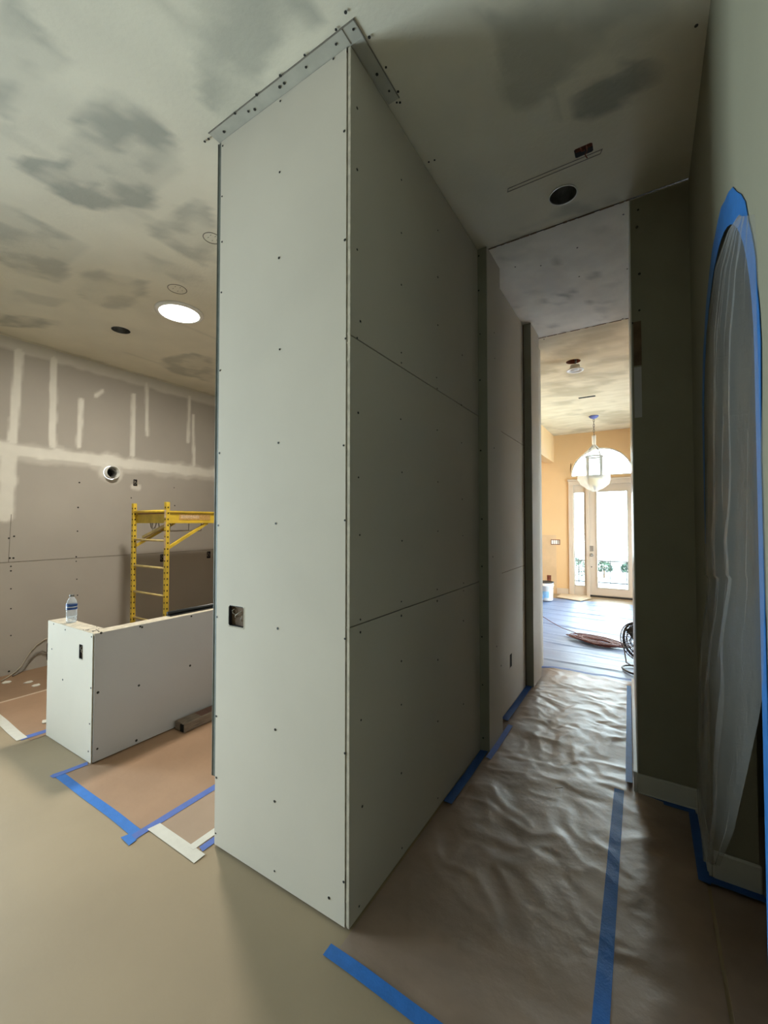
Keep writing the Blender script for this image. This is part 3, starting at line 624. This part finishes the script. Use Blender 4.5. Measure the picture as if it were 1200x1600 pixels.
for x in (SX0, SX1):
    b = MB().box((x-.012, SY0, PZ-.05), (x+.012, SY1, PZ+.075)).box((x-.026, SY0, PZ+.068), (x+.026, SY1, PZ+.085)).box((x-.026, SY0, PZ-.058), (x+.026, SY1, PZ-.042))
    q = b.build('side_rail', M_yellow, sc)
    if x > -5:
        MB().box((x+.012, SY0+.14, PZ-.02), (x+.014, SY0+.55, PZ+.05)).build('sticker', M_stickred, q)
        MB().box((x+.0125, SY0+.16, PZ+.0), (x+.0145, SY0+.40, PZ+.035)).build('sticker', M_sticker, q)
        MB().box((x+.012, SY0+.98, PZ-.03), (x+.014, SY0+1.22, PZ+.05)).build('sticker', M_sticker, q)
    for (ya, yb) in ((SY0+.02, SY0+.52), (SY1-.02, SY1-.52)): MB().bar((x, ya, 1.36), (x, yb, PZ-.055), .03, .03).build('brace', M_yellow, sc)
MB().box((SX0+.03, SY0+.03, PZ+.05), (SX1-.03, SY1-.03, PZ+.068)).build('platform', M_plank, sc)
MB().box((SX0+.02, SY0+.02, PZ-.055), (SX1-.02, SY0+.045, PZ+.05)).build('end_channel', M_yellow, sc)
MB().bar((SX0+.12, SY0+.05, 1.47), (SX1-.02, SY0+.08, PZ-.04), .03, .03).build('brace', M_yellow2, sc)
hk = MB()
for x in (SX0+.18, SX1-.35): hk.tube([(x, SY0+.1, PZ-.05), (x+.03, SY0+.1, PZ-.12), (x+.10, SY0+.1, PZ-.12), (x+.14, SY0+.1, PZ-.05)], .006, 6)
hk.tube([(SX0+.05, SY0+.2, PZ-.05), (SX0+.05, SY0+.2, PZ-.16), (SX0+.05, SY0+.7, PZ-.16), (SX0+.05, SY0+.7, PZ-.05)], .006, 6)
hk.tube([(SX1-.02, SY0+.05, PZ-.05), (SX1-.02, SY0+.05, PZ-.15), (SX1-.02, SY0+.45, PZ-.15), (SX1-.02, SY0+.45, PZ-.05)], .006, 6)
hk.build('locking_hook', M_chrome, sc)

# bottle
bx, by, bz = -3.737, 1.462, KZ+.0015
wb = empty('water_bottle', 'small clear water bottle with blue label on the half wall', 'bottle', (bx, by, bz))
prof = [(.004, .0), (.030, .001), (.033, .008), (.032, .03), (.0335, .035), (.032, .05), (.0335, .06), (.032, .075), (.0335, .09), (.033, .135), (.033, .14), (.028, .158), (.016, .180), (.012, .186), (.012, .192)]
k_ = 1.05
MB().lathe((bx, by, bz), [(r_*k_, h*k_) for r_, h in prof], 28).build('bottle_body', M_bott, wb)
MB().lathe((bx, by, bz), [(.0345*k_, .096*k_), (.0345*k_, .134*k_)], 28, caps=False).build('bottle_label', M_labelb, wb)
MB().lathe((bx, by, bz), [(.0349*k_, .112*k_), (.0349*k_, .118*k_)], 28, caps=False).build('label_stripe', M_labelw, wb)
MB().lathe((bx, by, bz), [(.0145*k_, .188*k_), (.0145*k_, .201*k_), (.012*k_, .203*k_)], 20).build('bottle_cap', M_can, wb)
MB().lathe((bx, by, bz), [(.0295, .004), (.0305, .045)], 24).build('water', film_mat('water_tint', (.8, .86, .9), .25, .1), wb)

# black rail on the half wall
br = MB(); p = [(-3.318, 1.97), (-3.318, 3.5)]
br.box((-3.330, 1.975, KZ+.0015), (-3.280, 3.5, KZ+.008)).box((-3.330, 1.975, KZ+.0015), (-3.322, 3.5, KZ+.034)).tube([(-3.315, 1.97, KZ+.024), (-3.315, 3.5, KZ+.024)], .015, 10)
br.build('black_rail', M_black, None, 'black metal rail lying along top of the half wall', 'rail')

# long weathered box on the floor
lb = empty('long_carton', 'long narrow brown carton lying on paper against the half wall', 'carton', (-3.14, 2.8, .004))
a = pz(268, 1140); 
b = MB().box((-3.205, 1.98, .004), (-3.08, 3.4, .072), .004); b.build('carton_body', M_lum, lb)
MB().box((-3.195, 1.976, .012), (-3.135, 1.981, .064)).build('end_flap', M_lum, lb)
MB().box((-3.128, 1.974, .010), (-3.088, 1.981, .066)).build('open_end', M_dark, lb)
MB().box((-3.19, 2.14, .072), (-3.10, 2.42, .0732)).box((-3.18, 2.50, .072), (-3.12, 2.58, .0732)).build('faded_print', M_print, lb)

# floor papers, as separate sheets
def flat_sheet(name, label, pts, z, m, cat='floor paper', group=None, step=.12, h=.004, amp=.0015):
    xs = [p[0] for p in pts]; ys = [p[1] for p in pts]
    b = MB().prism([(x, y, z) for x, y in pts], (0, 0, .0012)); return b.build(name, m, None, label, cat, group)
flat_sheet('floor_paper', 'brown paper inside the blue tape by the half wall', [(-3.27, 1.25), (-2.31, 1.25), (-2.31, 4.98), (-3.97, 4.98), (-3.97, 1.45), (-3.27, 1.45)], .0004, M_brown)
flat_sheet('floor_paper', 'paler brown paper strip between the blue tape and tall pillar', [(-2.31, 1.31), (-1.93, 1.31), (-1.93, 4.98), (-2.31, 4.98)], .0004, M_brown3)
flat_sheet('floor_paper', 'brown paper left of the half wall, before the cream seam', [(-5.03, 1.30), (-3.97, 1.30), (-3.97, 4.98), (-5.03, 4.98)], .0004, M_brown)
flat_sheet('floor_paper', 'darker brown paper along the foot of the left wall', [(-5.87, 1.1), (-5.03, 1.1), (-5.03, 4.98), (-5.87, 4.98)], .0004, M_brown2)

flat_sheet('floor_paper', 'dark brown paper on the floor beyond the plastic-covered arch', [(.226, -.05), (2.4, -.05), (2.4, 3.1), (.41, 3.1), (.41, 2.48), (.226, 2.48)], .0004, M_hall)
# crinkled hall paper
def hall_h(x, y):
    x = np.asarray(x, float); y = np.asarray(y, float)
    wx = x+(fbm(x*2.2, y*2.2, 3)-.5)*.5; wy = y+(fbm(x*2.2+50, y*2.2+3, 3)-.5)*.5
    k = 1-np.abs(2*vnoise(wx*3.0+wy*1.8, wy*7.0)-1); k2 = 1-np.abs(2*vnoise(wx*7.5-wy*4.5+9, wy*9.0+wx*4)-1); k3 = 1-np.abs(2*vnoise(wx*17+3, wy*24)-1)
    h = .0065*k**1.3+.0045*k2**1.5+.0012*k3**1.5+.008*vnoise(x*2.1, y*3.3)+.012*vnoise(wx*5.5-wy*2, wy*8)+.005*vnoise(wx*12, wy*16+wx*5)
    amp = np.clip((y-1.30)/1.1, .22, 1)
    e = np.clip((x+1.03)/.10, 0, 1)*np.clip((y-1.29)/.08, .05, 1)
    return .0012+h*amp*np.clip(e, .08, 1)*np.clip((.30-x)/.35, .2, 1)
def foy_h(x, y):
    s = y+.16*x+(fbm(x*.7, y*1.1, 2)-.5)*.30
    r = np.abs(2*np.mod(s*2.3+(vnoise(x*.8, s*2)-.5)*.5, 1)-1)
    k2 = 1-np.abs(2*vnoise(x*2.5, s*11)-1)
    return .002+.013*np.clip(1-(1-r)/.16, 0, 1)**1.2*np.clip(vnoise(x*.9+4, s*2.3)*1.6, .2, 1)+.004*k2**2*vnoise(x*2, y*2)*2
def gridmesh(name, hf, x0, x1, y0, y1, dx, dy, m, label, cat, clip=None):
    xs = np.arange(x0, x1+1e-6, dx); ys = np.arange(y0, y1+1e-6, dy); X, Y = np.meshgrid(xs, ys)
    if clip: X = clip(X, Y)
    Z = hf(X, Y); nx, ny = len(xs), len(ys)
    V = np.stack([X.ravel(), Y.ravel(), Z.ravel()], 1); I = np.arange(nx*ny).reshape(ny, nx)
    Fc = np.stack([I[:-1, :-1].ravel(), I[:-1, 1:].ravel(), I[1:, 1:].ravel(), I[1:, :-1].ravel()], 1)
    me = bpy.data.meshes.new(name); me.from_pydata(V.tolist(), [], Fc.tolist()); me.update(); me.polygons.foreach_set('use_smooth', [True]*len(Fc))
    return tag(link(name, me, m), label, cat)
gridmesh('crinkled_paper', hall_h, -1.03, .225, 1.275, 5.02, .0135, .0135, M_hall, 'crinkled brown floor paper running down the passage', 'floor paper',
         clip=lambda X, Y: np.where(Y > 2.98, np.minimum(X, -.085-.0315*(Y-3)), X)*1.0)
gridmesh('foyer_film', foy_h, -3.3, 1.4, 5.02, 9.75, .06, .02, M_film, 'pale blue-sheened sheeting in ridges over the foyer floor', 'floor sheeting')

# tapes
def tape(name, label, p0, p1, wd, m, hf=None, z=.0022, ragged=.006, group=None, n=None):
    p0 = Vector((*p0[:2], 0)); p1 = Vector((*p1[:2], 0)); d = p1-p0; L_ = d.length; d.normalize(); s = Vector((-d.y, d.x, 0)); n = n or max(2, int(L_/.03)); vs = []; fs = []
    for i in range(n+1):
        t = i/n; c = p0+d*L_*t; wob = (vnoise(t*L_*3+p0.x*7, 2.2)-.5)*.008; hw = wd/2
        e0 = random.uniform(-ragged, ragged) if i in (0, n) else 0
        for q in (-1, 0, 1):
            v = c+s*(q*hw+wob)+d*(e0*q); zz = z
            if hf is not None: zz = float(hf(v.x, v.y))+.0016
            vs.append((v.x, v.y, zz))
    for i in range(n):
        for q in (0, 1): a = i*3+q; fs.append((a, a+1, a+4, a+3))
    nv = len(vs); vs2 = [(x, y, z_-.0006) for x, y, z_ in vs]; fs2 = [tuple(reversed([k+nv for k in f])) for f in fs]
    rim = []
    for i in range(n): rim += [(i*3, i*3+3, i*3+3+nv, i*3+nv), (i*3+2, i*3+2+nv, i*3+5+nv, i*3+5)]
    rim += [(0, nv, nv+1, 1), (1, nv+1, nv+2, 2), (3*n, 3*n+1, 3*n+1+nv, 3*n+nv), (3*n+1, 3*n+2, 3*n+2+nv, 3*n+1+nv)]
    return MB().add(vs+vs2, fs+fs2+rim).build(name, m, None, label, 'tape', group)
tape('blue_tape', 'long blue tape strip ending at the low half wall corner', (-3.31, 1.228), (-2.275, 1.222), .052, M_blue, z=.003)
tape('blue_tape', 'blue tape going from half wall tape corner toward the pillar', (-2.30, 1.165), (-2.29, 3.2), .048, M_blue3, z=.0036)
tape('blue_tape', 'short blue tape tab from tape corner back to half wall', (-3.285, 1.19), (-3.262, 1.388), .045, M_blue3, z=.0036)
tape('blue_tape', 'tiny crossed blue tape end at the front tape corner', (-2.345, 1.18), (-2.26, 1.175), .04, M_blue, z=.0042)
tape('white_tape', 'wide white tape strip in front of the pillar left corner', (-2.285, 1.298), (-1.875, 1.292), .062, M_white, z=.0048)
tape('white_tape', 'white tape running back along the pillar left side', (-1.972, 1.31), (-1.968, 3.0), .045, M_white, z=.0054)
tape('blue_tape', 'blue tape beside white tape at the pillar left foot', (-1.925, 1.335), (-1.922, 3.0), .04, M_blue3, z=.0034)
tape('white_tape', 'white tape at the left picture edge before the half wall', (-5.6, 1.335), (-4.045, 1.275), .065, M_white, z=.0042)
tape('blue_tape', 'short blue-violet tape left of the half wall foot', (-4.06, 1.265), (-3.985, 2.0), .06, M_blue3, z=.0034)
tape('cream_tape', 'thin cream seam tape across the brown paper at far left', (-5.03, .9), (-5.02, 4.9), .035, M_cream, z=.0034)
tape('white_tape', 'thin pale tape near the left wall behind half wall', (-5.32, 1.92), (-5.30, 3.2), .02, M_cream, z=.0034)
tape('blue_tape', 'blue tape strip crossing the floor below the pillar corner', (-1.065, 1.288), (.20, 1.262), .05, M_blue, hf=lambda x, y: max(float(hall_h(x, y)), float(hall_h(x, y+.02)), float(hall_h(x+.02, y+.01)))+.003)
tape('blue_tape', 'long blue tape down the right side of crinkled paper', (-.146, 1.295), (-.163, 2.96), .052, M_blue, hf=hall_h)
tape('blue_tape', 'dark blue tape on floor against first passage wall bay', (-1.002, 2.30), (-1.002, 2.955), .052, M_blue2, z=.019)
tape('blue_tape', 'short blue tape at the foot of first passage pilaster', (-.946, 2.87), (-.944, 3.43), .04, M_blue3, z=.022)
tape('blue_tape', 'dark blue tape at foot of the second passage wall bay', (-1.012, 3.50), (-1.008, 4.45), .055, M_blue2, z=.02)
tape('blue_tape', 'blue tape along the foot of the passage right wall', (-.112, 3.03), (-.166, 4.80), .036, M_blue, hf=lambda x, y: .045)
tape('blue_tape', 'faint blue tape across the floor where foyer sheeting begins', (-1.05, 5.03), (-.12, 5.06), .045, M_blue3, hf=lambda x, y: max(float(foy_h(x, max(y, 5.02))), float(hall_h(x, min(y, 5.0))))+.004)
tape('blue_tape', 'dark blue tape under the baseboard of the end wall', (-.07, 2.975), (.215, 2.972), .04, M_blue2, z=.016)
tape('blue_tape', 'dark blue tape on floor beside short right wall', (.205, 2.96), (.205, 2.42), .045, M_blue2, z=.017)
tape('blue_tape', 'dark blue tape under the arch baseboard', (.20, 2.452), (.42, 2.452), .045, M_blue2, z=.018)

# masking film over the arch with blue tape border
tb = MB(); vs = []; fs = []; prev = None
path = [(2.49+.0, 1.55), (2.49, 1.8)]+[arch(pi*k/26) for k in range(27)]+[(AY-AA, z) for z in (1.8, 1.4, 1.0, .6, .2, .02)]
N_ = len(path)
for i, (y, z) in enumerate(path):
    a_ = Vector(path[min(i+1, N_-1)])-Vector(path[max(i-1, 0)]); a_.normalize(); nn = Vector((a_.y, -a_.x))    # outward
    if (y-AY)*nn.x+(z-SP)*nn.y < 0 and z >= SP: nn = -nn
    if z < SP: nn = Vector((1 if y > AY else -1, 0))
    wd = (.032 if z > 1.9 else .018)+.04*max(0, sin(pi*(i-2)/26) if 2 < i < 28 else 0)**2+.006*sin(i*2.1); fr_in = -.03 if i > 1 else -.015
    for q in (fr_in, wd): vs.append((XR-.0035, y+nn.x*q, z+nn.y*q)); vs.append((XR-.0020, y+nn.x*q, z+nn.y*q))
for i in range(N_-1):
    a_ = i*4; b_ = a_+4; fs += [(a_, a_+2, b_+2, b_), (a_+1, b_+1, b_+3, a_+3), (a_, b_, b_+1, a_+1), (a_+2, a_+3, b_+3, b_+2)]
tb.add(vs, fs); tb.build('arch_tape', mat('blue_tape_arch', (.02, .16, .48), .6, .15, 25, .2, 90), None, 'blue tape bordering the plastic-covered arch on right wall', 'tape')
Lp = [(336, 1156), (360, 1138), (420, 1117), (520, 1104), (640, 1101), (800, 1102), (900, 1101), (1000, 1089), (1180, 1087), (1270, 1092), (1320, 1101), (1352, 1112)]
Rp = [(336, 1175), (420, 1180), (520, 1183), (700, 1188), (800, 1190), (950, 1193), (1060, 1192), (1130, 1180), (1200, 1165), (1300, 1143), (1352, 1122)]
def interp(L_, y): return float(np.interp(y, [a for a, _ in L_], [b for _, b in L_]))
NT, NS = 150, 60; V = []; F = []
for i in range(NT+1):
    yy = 336+(1352-336)*i/NT; t = i/NT
    a_ = pX(interp(Lp, yy)+(3 if yy > 900 else -4), yy, XR-.012); b_ = pX(interp(Rp, yy), yy, XR-.006)
    # keep the sheet a real surface in the wall plane: interpolate its edges in world space
    for j in range(NS+1):
        s = j/NS; p = a_.lerp(b_, s)
        pleat = sin(2*pi*(4.2*s+.25*sin(3*t)))*.5+sin(2*pi*(9*s**1.3+t*.8))*.3
        big = 1-abs(2*float(vnoise(s*3+t*2.5, t*5+3))-1); cr = 1-abs(2*float(vnoise(s*7+t*6, t*13))-1)
        env = sin(pi*min(1, max(0, s)))**.6
        dx = (.012+.010*t)*pleat+(.024*t*big+(.012*cr*min(1, max(0, (t-.45)*3))))
        V.append((XR-.0008-abs(dx)*env-.012*env, p.y, p.z))
for i in range(NT):
    for j in range(NS): a_ = i*(NS+1)+j; F.append((a_, a_+1, a_+NS+2, a_+NS+1))
me = bpy.data.meshes.new('plastic_sheet'); me.from_pydata(V, [], F); me.update(); me.polygons.foreach_set('use_smooth', [True]*len(F))
tag(link('plastic_sheet', me, M_film_arch), 'wrinkled clear plastic sheet hanging over the arched opening', 'plastic sheet')

# lantern wrapped in plastic
LX, LY = -.82, 8.84
ln = empty('pendant_lantern', 'plastic-wrapped pendant lantern hanging before the front door', 'pendant lamp', (LX, LY, H))
MB().lathe((LX, LY, H), [(.01, -.06), (.06, -.04), (.085, -.012), (.085, -.002)], 24).build('canopy', M_tapeb, ln)
lk = MB()
for k in range(11):
    z = H-.06-.05*k; a = k % 2*pi/2
    lk.tube([(LX+.012*cos(t)*cos(a), LY+.012*cos(t)*sin(a), z-.025+.030*sin(t)) for t in np.linspace(0, 2*pi, 13)[:-1]], .004, 5, closed=True)
lk.build('chain', M_bronze, ln)
cg = MB(); R0 = .15
for z in (2.90, 2.53): cg.tube([(LX+R0*cos(t), LY+R0*sin(t), z) for t in np.linspace(0, 2*pi, 33)[:-1]], .014, 6, closed=True)
for k in range(4):
    a = pi/4+k*pi/2; c, s = cos(a), sin(a)
    cg.tube([(LX+R0*c, LY+R0*s, 2.46), (LX+R0*c, LY+R0*s, 2.95)], .007, 6)
    cg.tube([(LX+R0*.97*c, LY+R0*.97*s, 2.93), (LX+.11*c, LY+.11*s, 3.02), (LX+.05*c, LY+.05*s, 3.08), (LX+.012*c, LY+.012*s, 3.12)], .007, 6)
    cg.tube([(LX+R0*c, LY+R0*s, 2.48), (LX+.10*c, LY+.10*s, 2.40), (LX+.02*c, LY+.02*s, 2.35)], .006, 6)
cg.build('cage', M_bronze, ln)
MB().lathe((LX, LY, 0), [(.02, 2.33), (.09, 2.36), (.135, 2.42), (.145, 2.48)], 28).build('glass_bowl', M_amber, ln)
MB().lathe((LX, LY, 0), [(.012, 2.28), (.024, 2.31), (.012, 2.34)], 14).build('finial', M_tapeb, ln)
MB().lathe((LX, LY, 0), [(.142, 2.50), (.142, 2.92)], 28, caps=False).build('glass_cylinder', M_glass, ln)
vs = []; fs = []; pf = [(.015, 3.12), (.035, 3.30), (.03, 3.12), (.10, 3.03), (.16, 2.97), (.235, 2.88), (.26, 2.75), (.27, 2.60), (.265, 2.48), (.22, 2.38), (.14, 2.30), (.07, 2.27), (.03, 2.24)][1:]
n = 40
for i, (r_, z) in enumerate(pf):
    for k in range(n):
        a = 2*pi*k/n; q = r_*(1+.10*sin(5*a+z*9)+.06*sin(11*a-z*17)); vs.append((LX+q*cos(a), LY+q*sin(a), z+.012*sin(7*a)))
for i in range(len(pf)-1): fs += [(i*n+k, i*n+(k+1) % n, (i+1)*n+(k+1) % n, (i+1)*n+k) for k in range(n)]
MB().add(vs, fs, True).build('plastic_wrap', M_film_lamp, ln)

# bucket, bag, cardboard in the foyer
BX, BY = -1.80, 9.30
bk = empty('bucket', 'white five-gallon bucket with black rim on the foyer floor', 'bucket', (BX, BY, .026))
MB().lathe((BX, BY, .026), [(.125, 0), (.13, .01), (.142, .30), (.152, .305), (.152, .32), (.143, .33), (.145, .365)], 36).build('bucket_body', M_bucket, bk)
MB().lathe((BX, BY, .026), [(.146, .362), (.155, .366), (.155, .385), (.135, .385), (.13, .37)], 36).build('bucket_rim', M_black, bk)
MB().tube([(BX+.15*cos(t), BY-.02-.15*abs(sin(t))*.35, .31-.12*sin(t)) for t in np.linspace(0, pi, 14)], .003, 6).build('bail_handle', M_chrome, bk)
b = MB(); b.add([(BX+.139*cos(a), BY+.139*sin(a), z) for z in (.09, .22) for a in np.linspace(-2.0, -1.0, 8)], [(i, i+1, i+9, i+8) for i in range(7)]); b.build('bucket_print', M_print2, bk)
b = MB(); rr = random.Random(3)
bb = bmesh.new(); bmesh.ops.create_icosphere(bb, subdivisions=3, radius=1)
vsx = []
for v in bb.verts: q = 1+.35*(float(vnoise(v.co.x*3+9, v.co.y*3+v.co.z*2+9))-.5); vsx.append((-1.93+v.co.x*.13*q, 9.03+v.co.y*.10*q, .125+v.co.z*.118*min(q, 1)))
b.add(vsx, [tuple(v.index for v in f.verts) for f in bb.faces], True); bb.free(); b.build('blue_bag', M_bag, None, 'crumpled blue plastic bag beside the white bucket', 'bag')
b = MB().prism([(-1.68, 9.78, .020), (-1.18, 9.55, .020), (-1.02, 10.05, .020), (-1.14, 10.30, .020), (-1.66, 10.30, .020)], (0, 0, .012)).build('cardboard_sheet', M_card, None, 'tan cardboard sheet on the floor below the door sidelight', 'cardboard')

# extension cord coil
pts = []; cx, cy = -.58, 6.40
for i in range(46*22):
    a = 2*pi*i/22; lap = i//22; random.seed(lap*7+1); ra = .42*random.uniform(.45, 1.0); rb = .21*random.uniform(.25, 1.0); ox = random.uniform(-.03, .04); oy = random.uniform(-.03, .03)
    pts.append((cx+ox+ra*cos(a), cy+oy+rb*sin(a)-.10*cos(a), .032+.003*(lap % 8)+.006*random.random()))
random.seed(99)
sp = [pts[0]]
for i in range(1, len(pts)): a = sp[-1]; b_ = pts[i]; sp.append(tuple(.45*a[k]+.55*b_[k] for k in range(3)))
lead = [tuple(Vector((*pz(x, y)[:2], .03))) for x, y in [(835, 960), (848, 966), (862, 975), (878, 984), (895, 990), (912, 997), (925, 1002)]]
MB().tube(lead[::1]+sp, .0055, 5).build('extension_cord', M_cordr, None, 'coiled reddish-brown extension cord on the foyer floor sheeting', 'cord')

# floor fan peeking out behind the passage wall edge
fx, fy, fz = -.075, 5.42, .345
fn = empty('floor_fan', 'black round floor fan half hidden behind passage wall edge', 'fan', (fx, fy, .01))
g = MB(); R_ = .20; ax = Vector((-.60, -.80, 0)).normalized(); sd = Vector((-ax.y, ax.x, 0)); up = Vector((0, 0, 1)); c0 = Vector((fx, fy, fz))
for rr_, off in ((R_, 0), (R_, .05), (R_*.75, .075), (R_*.5, .085), (R_*.25, .09), (R_, -.05), (R_*.6, -.08)):
    g.tube([c0+ax*off+(sd*cos(t)+up*sin(t))*rr_ for t in np.linspace(0, 2*pi, 29)[:-1]], .005 if abs(off) > .0 else .013, 5, closed=True)
for k in range(30):
    t = 2*pi*k/30; e = sd*cos(t)+up*sin(t); g.tube([c0+ax*.09+e*.03, c0+ax*.08+e*R_*.5, c0+ax*.05+e*R_, c0-ax*.05+e*R_, c0-ax*.09+e*.04], .003, 4)
g.build('cage', M_black, fn)
for k in range(3):
    t = 2*pi*k/3+.4; e = sd*cos(t)+up*sin(t); f2 = -sd*sin(t)+up*cos(t); q = [c0+e*.03-f2*.02-ax*.01, c0+e*.17-f2*.07-ax*.02, c0+e*.18+f2*.03+ax*.015, c0+e*.03+f2*.03+ax*.02]
    MB().prism(q, ax*.003).build('blade', M_black, fn)
MB().tube([c0-ax*.10, c0+ax*.03], .035, 14).build('motor', M_black, fn)
MB().tube([c0+sd*R_, c0+sd*.21-up*.05, Vector((fx, fy, .06))+sd*.17, Vector((fx, fy, .03))], .008, 6).tube([c0-sd*R_, c0-sd*.21-up*.05, Vector((fx, fy, .06))-sd*.17, Vector((fx, fy, .03))], .008, 6).build('yoke', M_chrome, fn)
MB().tube([Vector((fx, fy, .022))+(sd*cos(t)*.19+ax*sin(t)*.15) for t in np.linspace(0, 2*pi, 21)[:-1]], .010, 6, closed=True).build('base_tube', M_black, fn)

# cables by the left wall
def cable(label, P, r_, m): 
    MB().tube(P, r_, 6).build('cable', m, None, label, 'cable')
cable('thin pale cable curving down the left wall to the floor', [pX(x, y, XL+.015) for x, y in [(80, 997), (70, 999), (58, 1007), (48, 1018), (40, 1030), (34, 1040), (24, 1050)]]+[pz(12, 1058, .012), pz(2, 1064, .012)], .006, M_hose)
cable('grey cable looping from low wall box to the floor', [pX(x, y, XL+.02) for x, y in [(76, 1021), (66, 1017), (56, 1021), (46, 1032), (40, 1042), (34, 1049)]]+[pz(20, 1056, .012)], .009, M_hose2)
# scraps on the brown paper
for k, (x, y) in enumerate([(46, 1066), (56, 1071), (12, 1066), (72, 1128)]):
    p = pz(x, y, .003); q = MB().prism([p+Vector((.05*cos(a)*random.uniform(.5, 1), .05*sin(a)*random.uniform(.5, 1), 0)) for a in (0, 1, 2.2, 3.3, 4.5, 5.4)], (0, 0, .006))
    q.build('paper_scrap', M_white, None, ['small white scrap on dark brown paper near left wall', 'second white scrap, nearer the half wall than the first', 'white scrap at the far left picture edge', 'torn white scrap touching the half wall left foot'][k], 'scrap')
p = pz(868, 1232, .03); MB().prism([p, p+Vector((.035, .03, 0)), p+Vector((.032, .033, 0)), p+Vector((-.003, .004, 0))], (0, 0, .002)).build('paper_scrap', M_cream, None, 'thin pale sliver on the crinkled passage paper', 'scrap')

# outdoors: paving, railing, hedges
MB().box((-8, DY+.14, -.12), (8, 24, -.02)).build('paving', M_pave, kind='structure')
rl = empty('iron_railing', 'scrolled iron railing outside the front door', 'railing', (-.8, 12.6, -.02))
b = MB().bar((-3.2, 12.6, .62), (1.6, 12.6, .62), .03).bar((-3.2, 12.6, .05), (1.6, 12.6, .05), .03)
b.build('rail', M_iron, rl)
for k in range(13):
    x = -3.1+k*.38; MB().bar((x, 12.6, -.02), (x, 12.6, .66), .02).build('baluster', M_iron, rl)
    MB().tube([(x+.19+.11*(1-t/9)*cos(t), 12.6, .32+.14*(1-t/9)*sin(t)) for t in np.linspace(0, 8.4, 30)], .009, 5).build('scroll', M_iron, rl)
for k, (x, y, r_) in enumerate([(-2.75, 13.5, .40), (-1.85, 13.5, .42), (-1.10, 14.3, .24), (-.45, 14.3, .22)]):
    b = MB(); rnd = random.Random(k)
    for i in range(420):
        a = rnd.uniform(0, 2*pi); e = rnd.uniform(-.6, 1.5); q = r_*rnd.uniform(.75, 1.02); c = Vector((x+q*cos(a)*cos(e), y+q*sin(a)*cos(e), .28+q*.9*sin(e)*(.9)))
        if c.z < 0: c.z = .02
        u_ = Vector((rnd.uniform(-1, 1), rnd.uniform(-1, 1), rnd.uniform(-.3, 1))).normalized()*.05; v_ = u_.orthogonal().normalized()*.022
        b.add([c-u_, c+v_, c+u_, c-v_], [(0, 1, 2, 3)])
    hd = b.build('garden_shrub', M_leaf, None, ['largest green shrub outside, furthest left beyond the sidelight', 'green shrub outside seen through the door sidelight', 'small green shrub outside just left of the front door', 'smallest green shrub outside behind the door glass'][k], 'shrub')
    MB().tube([(x, y, -.02), (x, y, .3)], .03, 6).build('trunk', M_core, hd)
